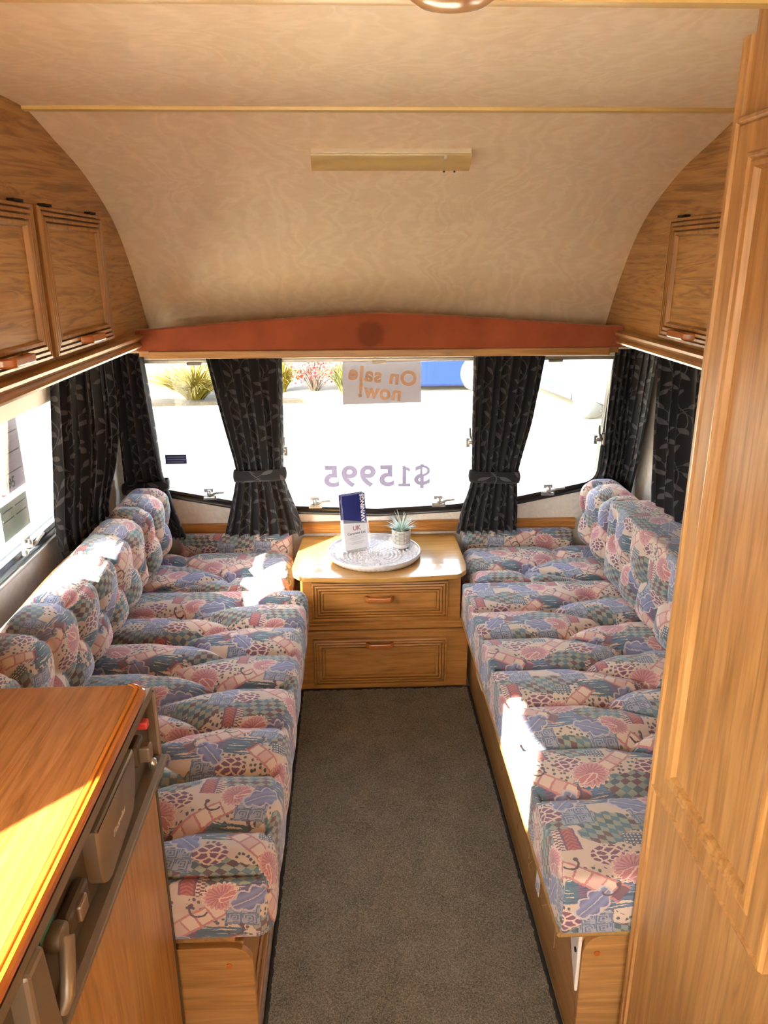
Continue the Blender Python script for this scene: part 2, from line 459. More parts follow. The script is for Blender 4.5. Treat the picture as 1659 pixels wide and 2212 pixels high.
    # blue oak leaves
    for cx, cy, rot in ((.30, .185, .9), (.13, .325, -.4)):
        x, y = W(cx, cy, rot)
        wv = (x*95).sin().abs()*.012+.014
        m = y.abs().lt(wv*(1-(x/.048)*(x/.048)).max(0).sqrt()+.003)*x.abs().lt(.048)
        mo = y.abs().lt(wv*(1-(x/.052)*(x/.052)).max(0).sqrt()+.008)*x.abs().lt(.053)
        c = M.ramp(y.abs()/.026, [(0, S(196, 186, 184)), (.09, S(104, 112, 152)), (.5, S(122, 134, 172)), (1, S(100, 100, 142))])
        col = M.mix(mo, col, S(184, 176, 184)); col = M.mix(m, col, c)
    # scroll tendrils
    for cx, cy, sgn in ((.005, .06, 1), (.175, .24, -1), (.255, .30, 1)):
        x, y = W(cx, cy); x = x*sgn
        r = (x*x+y*y).sqrt()
        arc = (r-.020).abs().lt(.0026)*(y-x*.6).lt(.004)
        x3 = x-.017; y3 = y-.010; bl = (x3*x3+y3*y3).sqrt().lt(.0058)
        col = M.mix(arc.max(bl), col, S(96, 78, 88))
    weave = M.n('ShaderNodeTexWave', Scale=260.0, Distortion=1.5); weave.bands_direction = 'Y'; M.l(uv0, weave.inputs['Vector'])
    col = M.mix(.10, col, weave.outputs['Color'], 'MULTIPLY')
    hsn = M.n('ShaderNodeHueSaturation', Saturation=.90); M.l(col, hsn.inputs['Color']); col = M.mix(.07, hsn.outputs[0], S(150, 132, 126))
    M.color(col)
    M.bump(M.mix(.45, weave.outputs['Color'], jag.outputs['Color']), .22, .0016)
    return M.m
TAP = tapestry()

def curtain_mat():
    M = Mat('charcoal_leaf_curtain', .75, .2, sheen=.15); nt = M.nt
    uvn = M.n('ShaderNodeUVMap'); uvn.uv_map = 'UVMap'; sp = M.n('ShaderNodeSeparateXYZ')
    nz = M.noise(uvn.outputs[0], 11, 1); nc = M.n('ShaderNodeSeparateColor'); M.l(nz.outputs['Color'], nc.inputs[0])
    M.l(uvn.outputs[0], sp.inputs[0])
    u = V(nt, sp.outputs[0])+(V(nt, nc.outputs[0])-.5)*.03; v = V(nt, sp.outputs[1])+(V(nt, nc.outputs[1])-.5)*.03
    PU, PV = .11, .17; acc = None
    def W(cx, cy, rot):
        du = u-cx; i = (du/PU).rnd(); dx = du-i*PU; dv = v-cy-i*(PV*.5); dy = dv-(dv/PV).rnd()*PV
        c, s_ = cos(rot), sin(rot); return dx*c+dy*s_, dy*c-dx*s_
    x, y = W(0, 0, 0)
    sx = x-(y*(2*pi/PV)).sin()*.018
    acc = sx.abs().lt(.0014)
    for cx, cy, rot, a in ((.028, .02, .5, .019), (-.002, .045, 2.3, .018), (.036, .065, .9, .016), (-.034, .005, 2.6, .018),
                           (-.038, -.035, 3.6, .017), (.012, -.03, -.5, .016), (-.012, -.07, 3.8, .018), (.022, -.062, -.9, .015)):
        x, y = W(cx, cy, rot); q = x/a
        acc = acc.max(y.abs().lt((1-q*q)*.0072)); acc = acc.max(y.abs().lt(.0008)*(x+a*1.3).abs().lt(a*.7))
    fine = M.noise(uvn.outputs[0], 500, 2)
    M.color(M.mix(acc, S(27, 27, 31), S(70, 69, 72))); M.bump(fine.outputs[0], .1, .001)
    rr = M.mix(acc, (.8, .8, .8, 1), (.45, .45, .45, 1)); M.l(rr, M.b.inputs['Roughness']); return M.m
CURT = curtain_mat()

def carpet_mat():
    M = Mat('grey_twist_carpet', .95, .1)
    co = M.coord(); a = M.noise(co, 300, 3, .75); b = M.noise(co, 12, 3, .6); c = M.n('ShaderNodeTexVoronoi', Scale=520.0); M.l(co, c.inputs['Vector'])
    k = M.ramp(a.outputs[0], [(.34, S(52, 51, 46)), (.5, S(126, 122, 108)), (.66, S(186, 180, 162))])
    M.color(M.mix(.35, k, M.ramp(b.outputs[0], [(.35, S(112, 110, 100)), (.65, S(150, 143, 128))])))
    M.bump(M.mix(.5, a.outputs['Color'], c.outputs['Distance']), .9, .006); return M.m
CARPET = carpet_mat()
BIND = plain('dark_carpet_binding', S(54, 52, 48), .9, .1, var=.35, scale=300)

def lino_mat():
    M = Mat('mottled_grey_lino', .5, .4); co = M.coord(); a = M.noise(co, 30, 4, .65)
    M.color(M.ramp(a.outputs[0], [(.3, S(176, 164, 150)), (.7, S(204, 192, 176))])); return M.m
LINO = lino_mat()

def glass_mat():
    M = Mat('acrylic_window_glass'); nt = M.nt
    out = nt.nodes['Material Output']; tr = M.n('ShaderNodeBsdfTransparent'); gl = M.n('ShaderNodeBsdfGlossy', Roughness=.02)
    df = M.n('ShaderNodeBsdfTranslucent'); df.inputs[0].default_value = S(235, 235, 225)
    tr.inputs[0].default_value = (.96, .97, .96, 1)
    lw = M.n('ShaderNodeLayerWeight', Blend=.5); fr = (V(nt, lw.outputs['Facing']).pow(5)*.6+.025); mx = M.n('ShaderNodeMixShader'); m2 = M.n('ShaderNodeMixShader')
    co = M.coord(); vo = M.n('ShaderNodeTexVoronoi', Scale=46.0); M.l(co, vo.inputs['Vector'])
    nz = M.noise(co, 7, 2); zone = V(nt, nz.outputs[0]).gt(.56)
    drop = V(nt, vo.outputs['Distance']).lt(.075)*zone*.55          # dried water spots
    M.l(fr, mx.inputs[0]); M.l(tr.outputs[0], mx.inputs[1]); M.l(gl.outputs[0], mx.inputs[2])
    M.l(drop, m2.inputs[0]); M.l(mx.outputs[0], m2.inputs[1]); M.l(df.outputs[0], m2.inputs[2])
    M.l(m2.outputs[0], out.inputs[0]); return M.m
GLASS = glass_mat()
def clear_mat(name, c=(1, 1, 1, 1), a=.12, rough=.05):
    M = Mat(name); out = M.nt.nodes['Material Output']; tr = M.n('ShaderNodeBsdfTransparent'); tr.inputs[0].default_value = c
    gl = M.n('ShaderNodeBsdfPrincipled', Roughness=rough); gl.inputs['Base Color'].default_value = c
    lw = M.n('ShaderNodeLayerWeight', Blend=.5); mx = M.n('ShaderNodeMixShader')
    f = V(M.nt, lw.outputs['Facing']).pow(4)*.6+a; M.l(f.min(1), mx.inputs[0]); M.l(tr.outputs[0], mx.inputs[1]); M.l(gl.outputs[0], mx.inputs[2])
    M.l(mx.outputs[0], out.inputs[0]); return M.m
ACRYL = clear_mat('clear_acrylic'); DIFFU = clear_mat('yellowed_lamp_diffuser', S(232, 214, 160), .5, .12)
def papery(name, c, t=.5):
    M = Mat(name, .7, .2); out = M.nt.nodes['Material Output']; tl = M.n('ShaderNodeBsdfTranslucent'); mx = M.n('ShaderNodeMixShader', Fac=t)
    nz = M.noise(M.coord(), 60, 2); cc = M.mix(nz.outputs[0], tuple(x*.96 for x in c[:3])+(1,), c)
    M.color(cc); M.l(cc, tl.inputs[0]); M.l(M.b.outputs[0], mx.inputs[1]); M.l(tl.outputs[0], mx.inputs[2]); M.l(mx.outputs[0], out.inputs[0]); return M.m
SIGNP = papery('sign_paper', S(166, 164, 174), .05); SIGNT = papery('sign_orange_print', S(246, 206, 170), .65); VINYL = papery('price_vinyl', S(128, 122, 148), .12)
SHEETP = papery('lavender_data_sheet', S(172, 168, 200), .012); SHEETG = papery('grey_green_data_sheet', S(150, 164, 160), .012)

RUBBER = plain('black_window_rubber', S(22, 24, 28), .22, .6, var=.1)
CHROME = plain('satin_chrome', S(176, 176, 172), .28, .5, .9)
GREYMET = plain('grey_cast_metal', S(128, 126, 122), .4, .5, .5)
WHITEP = plain('white_plastic', S(222, 216, 204), .35); CREAMP = plain('cream_plastic_trim', S(214, 188, 122), .35)
TAUPE = plain('taupe_appliance_plastic', S(126, 110, 92), .38, .5, .35, var=.04); TAUPED = plain('dark_taupe_plastic', S(76, 64, 48), .42, .5, .1)
REDP = plain('red_plastic', S(196, 62, 58), .35); GREENP = plain('green_label', S(36, 110, 84), .5)
PRINTW = plain('silver_print', S(200, 186, 166), .4)
ALU = plain('brushed_aluminium', S(168, 164, 156), .35, .5, .8); AMBER = plain('smoked_lamp_glass', S(190, 148, 92), .2, var=.2)
BRAID = plain('tan_braid', S(150, 116, 72), .9, .1, var=.4, scale=350); CORD = plain('tan_piping_cord', S(186, 150, 108), .85, .1, var=.2, scale=300)
BTN = plain('pale_button', S(176, 158, 146), .7, var=.2, scale=200)
WHITEC = plain('white_ceramic', S(196, 195, 197), .3, .5, coat=.3, var=.02)
NAVY = plain('navy_print', S(28, 36, 98), .28, .5, var=.05); GREYB = plain('grey_print', S(120, 124, 136), .3); PAPERW = plain('white_gloss_paper', S(204, 206, 216), .3, var=.02)
INK = plain('dark_ink', S(52, 52, 62), .5); INKL = plain('pale_ink', S(150, 152, 166), .5); WHITEI = plain('white_ink', S(240, 240, 244), .4)
def flagmat():
    M = Mat('red_white_blue_print', .4); sp = M.n('ShaderNodeSeparateXYZ'); M.l(M.coord(), sp.inputs[0])
    x, z = V(M.nt, sp.outputs[0]), V(M.nt, sp.outputs[2])
    M.color(M.mix(((x*160+z*160).fract()).lt(.5), S(46, 52, 110), S(190, 50, 56))); return M.m
FLAG = flagmat()
def pot_mat():
    M = Mat('black_hatched_white_pot', .5); nt = M.nt; sp = M.n('ShaderNodeSeparateXYZ'); M.l(M.coord(), sp.inputs[0])
    x, y, z = (V(nt, sp.outputs[i]) for i in range(3)); a = y.atan2(x)*(.036/.0052); k = z/.0052
    ln = a.fract().lt(.28).max(k.fract().lt(.28))
    M.color(M.mix(ln, S(226, 222, 212), S(58, 56, 54))); return M.m
POTM = pot_mat()
def leaf_mat():
    M = Mat('pale_succulent_green', .5, .3, sheen=.2); at = M.n('ShaderNodeUVMap')
    sp = M.n('ShaderNodeSeparateXYZ'); M.l(M.coord(), sp.inputs[0])
    M.color(M.ramp(V(M.nt, sp.outputs[2])/.09, [(0, S(120, 176, 118)), (.45, S(146, 188, 160)), (1, S(186, 204, 196))])); return M.m
LEAF = leaf_mat()
SOIL = plain('dark_soil', S(60, 48, 38), .95, var=.5, scale=200)
CONC = None
def conc():
    M = Mat('sunlit_concrete', .9, .2); co = M.coord(); a = M.noise(co, 1.2, 5, .6); b = M.noise(co, 40, 3)
    M.color(M.mix(.4, M.ramp(a.outputs[0], [(.3, S(196, 186, 160)), (.7, S(212, 204, 180))]), M.ramp(b.outputs[0], [(.3, S(180, 170, 146)), (.6, S(216, 208, 184))]))); return M.m
CONC = conc()
GRASSM = plain('yellow_green_blades', S(98, 86, 14), .6, var=.5, scale=14); GRASS2 = plain('olive_blades', S(62, 66, 26), .6, var=.5, scale=14)
REDF = plain('red_blossom', S(128, 8, 16), .6, var=.4, scale=30); STEM = plain('brown_stems', S(48, 38, 28), .8, var=.3)
BARK = plain('mulch_brown', S(70, 62, 48), .95, var=.5, scale=25)
BLUEC = plain('blue_car_paint', S(5, 22, 66), .6, .1); SILV = plain('silver_car_paint', S(84, 94, 102), .45, .3, .2)
TYRE = plain('black_tyre', S(18, 24, 30), .8); DKGL = plain('dark_vehicle_glass', S(40, 52, 62), .1); SILL = plain('dark_sill_plastic', S(20, 30, 42), .6)
OFFW = plain('off_white_cladding', S(206, 204, 196), .5); CYANP = plain('cyan_panel', S(8, 74, 116), .5)

# ------------------------------------------------------------------ room shell
XW = 1.02; YF = 2.95; YR = -2.4; ZC = 1.845; XL = .74
def catmull(pts, n=8):
    out = []; p = [Vector(q) for q in pts]; p = [p[0]*2-p[1]]+p+[p[-1]*2-p[-2]]
    for i in range(1, len(p)-2):
        for k in range(n):
            t = k/n; a, b, c, d = p[i-1], p[i], p[i+1], p[i+2]
            out.append(tuple(.5*((2*b)+(c-a)*t+(2*a-5*b+4*c-d)*t*t+(3*b-a-3*c+d)*t**3)))
    return out+[tuple(p[-2])]
PROF = [(YR, ZC), (.5, ZC), (1.2, ZC)]+catmull([(1.66, ZC), (1.75, ZC-.006), (1.87, 1.806), (2.065, 1.748), (2.265, 1.648), (2.405, 1.51), (2.516, 1.352), (2.57, 1.26)], 8)
def zceil(y): return float(np.interp(y, [p[0] for p in PROF], [p[1] for p in PROF]))
mb = MB(); n = len(PROF)
vs = [(x, y, z) for x in (-XW, XW) for y, z in PROF]+[(x, y+.02, z+.035) for x in (-XW, XW) for y, z in PROF]
fs = []
for i in range(n-1):
    fs += [(i, i+1, n+i+1, n+i), (2*n+i, 3*n+i, 3*n+i+1, 2*n+i+1), (i, 2*n+i, 2*n+i+1, i+1), (n+i, n+i+1, 3*n+i+1, 3*n+i)]
fs += [(0, n, 3*n, 2*n), (n-1, 3*n-1, 4*n-1, 2*n-1)]
tag(mb.add(vs, fs).build('ceiling', PAPER, smooth=40), 'cream marbled wallpaper ceiling curving down to the front shelf', 'ceiling', kind='structure')
tag(MB().box(-XW, XW, YR, YF, -.03, 0).build('floor', LINO), 'mottled grey lino floor showing beside the carpet', 'floor', kind='structure')

def mirror(p): return [(-x, z) for x, z in p][::-1]
GR = round_poly([(.465, 1.245), (.465, .603), (.79, .668), (.895, .69), (.928, 1.245)], [.02, .05, .15, .11, .02], 8)
GC = round_poly([(-.395, 1.245), (-.395, .603), (0, .583), (.395, .600), (.395, 1.245)], [.02, .075, .4, .075, .02], 8)
GL = mirror(GR)
FRONT = [GL, GC, GR]; RW = .033
mb = MB(); holed(mb, [(-XW, 0), (XW, 0), (XW, 1.33), (-XW, 1.33)], [offset_poly(g, RW-.004) for g in FRONT], lambda u, v, w: (u, YF+w, v), .04)
tag(mb.build('wall_front', WALL), 'pale grey front wall below and around the window', 'wall', kind='structure')
SIDE = round_poly([(1.18, .785), (2.50, .785), (2.50, 1.26), (1.18, 1.26)], .06, 6)      # (y,z)
KITW = round_poly([(-.13, 1.0), (.212, 1.0), (.212, 1.53), (-.13, 1.53)], .05, 6)
mb = MB(); holed(mb, [(YR, 0), (YF+.04, 0), (YF+.04, 1.9), (YR, 1.9)], [offset_poly(SIDE, RW-.004), offset_poly(KITW, RW-.004), round_poly([(-1.9, .03), (-1.15, .03), (-1.15, 1.76), (-1.9, 1.76)], .06, 5)], lambda u, v, w: (-XW-w, u, v), .04)  # last hole is the added doorway that lets in fill sun
tag(mb.build('wall_left', WALL), 'pale grey left wall strip under the side window', 'wall', kind='structure')
tag(MB().box(XW, XW+.04, YR, YF+.04, 0, 1.9).build('wall_right', WALL), 'pale grey right wall glimpsed between the dark curtains', 'wall', kind='structure')
REARW = round_poly([(-.75, .85), (.75, .85), (.75, 1.5), (-.75, 1.5)], .06, 6)  # outline of the added rear opening for fill light
mb = MB(); holed(mb, [(-XW, 0), (XW, 0), (XW, 1.9), (-XW, 1.9)], [offset_poly(REARW, RW-.004)], lambda u, v, w: (u, YR-w, v), .04)
tag(mb.build('wall_rear', WALL), 'pale grey rear wall behind the camera', 'wall', kind='structure')
for k, (y, lab) in enumerate(((1.728, 'cream plastic joint strip where the ceiling starts to curve'), (1.050, 'cream plastic joint strip across the ceiling above the wardrobe'))):
    pr = [(y-.013, zceil(y-.013)-.001), (y-.012, zceil(y)-.005), (y+.002, zceil(y)-.007), (y+.013, zceil(y+.013)-.003), (y+.014, zceil(y+.014)+.004), (y-.013, zceil(y-.013)+.004)]
    tag(MB().prism(pr, 'x', -.75, .75 if k == 0 else XW).build('trim_%d' % (k+1), CREAMP, smooth=50), lab, 'trim', kind='structure')
mb = MB(); rp = [(YF, .485), (YF-.014, .485), (YF-.018, .491), (YF-.018, .500), (YF-.014, .503), (YF-.014, .508), (YF-.020, .512), (YF-.022, .522), (YF-.016, .530), (YF, .532)]
tag(mb.prism(rp, 'x', -.82, .82).build('trim_3', W_CH, smooth=30), 'grooved oak rail along the front wall below the window', 'trim', kind='structure')

def ring_slab(mb, outl, d, fn, w0, w1):
    o2 = offset_poly(outl, d)
    lp = [[fn(p[0], p[1], w0) for p in outl], [fn(p[0], p[1], w0-.006) for p in offset_poly(outl, d*.25)], [fn(p[0], p[1], w0-.004) for p in offset_poly(outl, d*.45)],
          [fn(p[0], p[1], w0-.011) for p in offset_poly(outl, d*.7)], [fn(p[0], p[1], w0-.010) for p in offset_poly(outl, d*.92)], [fn(p[0], p[1], w0) for p in o2], [fn(p[0], p[1], w1) for p in o2], [fn(p[0], p[1], w1) for p in outl]]
    nn = len(outl); vs = [p for l in lp for p in l]; fs = []
    for j in range(len(lp)):
        j2 = (j+1) % len(lp)
        for k in range(nn): fs.append((j*nn+k, j*nn+(k+1) % nn, j2*nn+(k+1) % nn, j2*nn+k))
    return mb.add(vs, fs)
def catch(par, M, side=1):
    """window stay catch: plate, turned post and bent lever; local x along frame, y into the room (-), z up"""
    c = MB().box(-.026, .026, -.006, .003, -.010, .008, M).box(-.020, .016, -.006, .002, .022, .036, M)
    c.lathe([(.007, 0), (.009, .004), (.009, .020), (.006, .024)], (0, -.010, .006), 12, M)
    c.tube([(-.02, -.008, -.001), (.02, -.008, -.001)], .006, 8, M)
    o = c.build('catch', CHROME, par, smooth=40)
    MB().tube([(0, -.012, .008), (.014, -.022, .016), (.03, -.026, .024), (.062*side, -.026, .026)], [.006, .006, .005, .004], 8, M).build('lever', GREYMET, o, smooth=50)
    return o
fn_f = lambda u, v, w: (u, YF+w, v)
wl = ['left front window pane looking onto yellow grass and pale yard', 'middle front window pane carrying the sale sign and price', 'right front window pane looking onto a parked silver car']
for i, g in enumerate(FRONT):
    cx = sum(p[0] for p in g)/len(g)
    t = thing('window_%d' % (i+1), wl[i], 'window', (cx, YF, .6), kind='structure')
    MB().prism(g, 'y', YF+.022, YF+.026).build('pane', GLASS, t)
    mb = MB(); ring_slab(mb, g, RW, fn_f, .0, .036); mb.build('rubber_frame', RUBBER, t, smooth=50)
    x0 = min(p[0] for p in g)-.02; x1 = max(p[0] for p in g)+.02
    b = box('blind_cassette', WHITEP, t, x0, x1, YF-.045, YF-.003, 1.196, 1.248, bevel=.004)
    box('bottom_bar', ALU, b, x0, x1, YF-.038, YF-.020, 1.182, 1.195, bevel=.002)
    tx = (0.012, 0.01, -.01)[i]+(x0+x1)/2
    MB().box(tx-.028, tx+.028, YF-.048, YF-.02, 1.175, 1.186).build('pull_tab', GREYMET if i != 1 else WHITEP, b, bevel=.003)
    for (hx, hz) in (((-.671, .648),), ((-.250, .605), (.251, .602)), ((.698, .643),))[i]:
        catch(t, Matrix.Translation((hx, YF-.012, hz)))
    for (hx, hz, sg) in ((), ((-.388, .835, -1), (.392, .86, 1)), ((.905, .865, 1),))[i]:
        M = Matrix.Translation((hx, YF-.012, hz))@Matrix.Rotation(radians(-90 if sg > 0 else 90), 4, 'Y')@Matrix.Scale(-1 if sg < 0 else 1, 4, (1, 0, 0))
        catch(t, M)
    if i == 2: MB().tube([(.915, YF-.02, .89), (.918, YF-.02, 1.14)], .006, 8).build('stay_rod', GREYMET, t, smooth=50)
for nm, g, cx, lab in (('window_4', SIDE, 1.84, 'left side window with data sheets behind the glass'), ('window_5', KITW, .0, 'small kitchen window over the worktop beside the camera')):
    t = thing(nm, lab, 'window', (-XW, cx, .78), kind='structure')
    MB().prism(g, 'x', -XW-.026, -XW-.022).build('pane', GLASS, t)
    mb = MB(); ring_slab(mb, g, RW, lambda u, v, w: (-XW-w, u, v), 0, .036); mb.build('rubber_frame', RUBBER, t, smooth=50)
    if nm == 'window_4':
        catch(t, Matrix.Translation((-XW+.012, 2.02, .785))@Matrix.Rotation(radians(90), 4, 'Z'))
        MB().box(-XW+.003, -XW+.028, 1.16, 2.52, 1.152, 1.262).build('blind_cassette', WHITEP, t, bevel=.006)
        MB().box(-XW+.002, -XW+.018, 1.15, 2.53, .745, .757).build('sill_channel', ALU, t, bevel=.003)
t = thing('fill_door', 'unseen open door added behind the camera to let in fill sun', 'door', (-1.06, -1.9, .03), kind='structure')  # unseen open door, added so sun bounces into the interior
MB().box(-1.80, -1.065, -1.94, -1.905, .03, 1.76).build('leaf', WHITEP, t, bevel=.01)
MB().box(-1.70, -1.62, -1.965, -1.94, .9, .94).build('handle', GREYMET, t, bevel=.004)
t = thing('window_6', 'unseen rear window added behind the camera for fill light', 'window', (0, YR, .9), kind='structure')  # unseen window, added to brighten the interior from behind
MB().prism(REARW, 'y', YR-.026, YR-.022).build('pane', GLASS, t)
mb = MB(); ring_slab(mb, REARW, RW, lambda u, v, w: (u, YR-w, v), 0, .036); mb.build('rubber_frame', RUBBER, t, smooth=50)

# ------------------------------------------------------------------ overhead lockers
REED = [(0, 0), (0, .012), (.002, .016), (.0075, .017), (.009, .007), (.0105, .007), (.012, .016), (.018, .017), (.0195, .007), (.021, .007), (.0225, .016), (.029, .017), (.0305, .007), (.032, .007), (.0335, .016), (.040, .016), (.0435, .008), (.0445, .004)]
def pull(par, M, L=.105, H=.02, D=.024):
    pr = [(-L/2, 0), (-L/2+.004, .012), (-L/2+.014, D), (L/2-.014, D), (L/2-.004, .012), (L/2, 0), (L/2-.014, 0), (L/2-.022, D-.011), (-L/2+.022, D-.011), (-L/2+.014, 0)]
    return MB().prism(pr, 'z', -H/2, H/2, M).build('handle', W_HND, par, bevel=.004, smooth=40, seg=3)
def locker_door(par, s, y0, y1, z0, z1, hy):
    fn = lambda u, v, h: (s*(XL-h), u, v)
    d = MB(); frame_ring(d, (y0, y1, z0, z1), REED, fn); d = d.build('door', W_Z, par)
    i = .0440; MB().box(min(s*XL, s*(XL-.007)), max(s*XL, s*(XL-.007)), y0+i, y1-i, z0+i, z1-i).build('panel', W_YP, d)
    M = Matrix.Translation((s*(XL-.013), hy, z0+.022))@Matrix(((0, -s, 0, 0), (1, 0, 0, 0), (0, 0, 1, 0), (0, 0, 0, 1)))
    pull(d, M, .12, .018, .03)
    for hy2 in (y0+.06, y1-.06):
        MB().box(min(s*XL, s*(XL-.014)), max(s*XL, s*(XL-.014)), hy2-.022, hy2+.022, z1+.001, z1+.006).build('hinge', DARK, d)
    return d
for s, nm, lab in ((-1, 'left', 'oak overhead locker run on the left wall, two reeded doors in view'), (1, 'right', 'oak overhead locker run on the right wall, one reeded door in view')):
    t = thing('overhead_locker', lab, 'locker', (s*XL, 1.6, 1.31))
    y0 = .62 if s < 0 else 1.105
    poly = [(y0, 1.325), (2.50, 1.325)]+[(y, z+.012) for y, z in PROF[::-1] if y0 < y and z > 1.33]+[(y0, ZC+.012)]
    MB().prism(poly, 'x', s*XL, s*(XL+.015)).build('face_panel', W_YP, t)
    MB().box(min(s*XL, s*(XW-.004)), max(s*XL, s*(XW-.004)), y0, 2.5, 1.318, 1.332).build('base_board', W_Y, t)
    MB().box(min(s*XL, s*(XW-.004)), max(s*XL, s*(XW-.004)), y0, y0+.015, 1.332, ZC-.002).build('end_panel', W_Z, t)
    rp = [(XL+.02, 1.300), (XL-.004, 1.300), (XL-.020, 1.303), (XL-.024, 1.309), (XL-.022, 1.315), (XL-.014, 1.320), (XL-.020, 1.326), (XL-.028, 1.330), (XL-.030, 1.337), (XL-.022, 1.341), (XL+.02, 1.341)]
    MB().prism([(s*x, z) for x, z in rp], 'y', y0, 2.345).build('light_rail', W_Y, t, smooth=35)
    if s < 0:
        locker_door(t, s, 1.69, 2.105, 1.352, 1.658, 1.90); locker_door(t, s, 1.235, 1.662, 1.352, 1.658, 1.46)
    else:
        locker_door(t, s, 1.62, 2.035, 1.350, 1.645, 1.87); locker_door(t, s, 1.175, 1.595, 1.350, 1.645, 1.38)

# ------------------------------------------------------------------ front shelf with velvet pelmet
t = thing('front_shelf', 'oak front shelf with a rust velvet pelmet spanning the lockers', 'shelf', (0, 2.35, 1.275))
MB().prism([(-.735, 2.36), (.735, 2.36), (.735, 2.504), (XW-.004, 2.504), (XW-.004, YF+.03), (-XW+.004, YF+.03), (-XW+.004, 2.504), (-.735, 2.504)], 'z', 1.273, 1.288).build('board', W_X, t)
mb = MB(); N = 40; top = []
for k in range(N+1):
    x = -.736+1.472*k/N; q = abs(x+.01)/.74
    top.append((x, 1.356+.043*(1-min(1, q/.93)**1.25 if q < .93 else 0)))
loopA = top+[(.736, 1.290), (-.736, 1.290)]
mb.prism(loopA, 'y', 2.336, 2.358); mb.build('velvet_pelmet', VELVET, t, bevel=.005, smooth=40)
MB().prism([(2.332, 1.271), (2.336, 1.268), (2.36, 1.268), (2.36, 1.291), (2.332, 1.291)], 'x', -.7, .7).build('edge_lipping', W_X, t, bevel=.003)

# ------------------------------------------------------------------ ceiling lamps
yl = 1.955; zl = zceil(yl); sl_ = (zceil(yl+.03)-zceil(yl-.03))/.06; an = math.atan(sl_)
M = Matrix.Translation((.008, yl, zl))@Matrix.Rotation(an, 4, 'X')
t = thing('strip_lamp', 'yellowed fluorescent strip lamp on the curved ceiling', 'lamp', (.008, yl, zl))
MB().box(-.186, .186, -.036, .036, -.010, .004, M).build('base_plate', WHITEP, t, bevel=.002)
pr = [(-.036, -.010), (-.033, -.020), (-.022, -.030), (.010, -.033), (.028, -.026), (.036, -.010)]
MB().loops([[(x+k, y, z) for y, z in pr] for x, k in ((-.186, 0), (-.178, 0), (.170, 0), (.186, 0))], M=M).build('diffuser', DIFFU, t, smooth=40)
MB().tube([(-.15, 0, -.018), (.10, 0, -.018)], .007, 10, M).build('tube', WHITEP, t, smooth=50)
MB().box(.12, .128, -.040, -.030, -.024, -.016, M).build('switch', WHITEC, t, bevel=.001)
for k in (.125, .150): MB().box(k, k+.004, .012, .018, -.034, -.030, M).build('marking', INK, t)
t = thing('roof_lamp', 'smoked glass roof lamp at the top edge of the photo', 'lamp', (.03, .985, ZC))
MB().lathe([(.060, 0), (.060, -.004), (.057, -.007)], (.03, .985, ZC), 40).build('base_ring', CREAMP, t, smooth=40)
MB().lathe([(.055, -.006), (.052, -.014), (.040, -.022), (.02, -.027), (.003, -.028)], (.03, .985, ZC), 24).build('shade', AMBER, t, smooth=25)

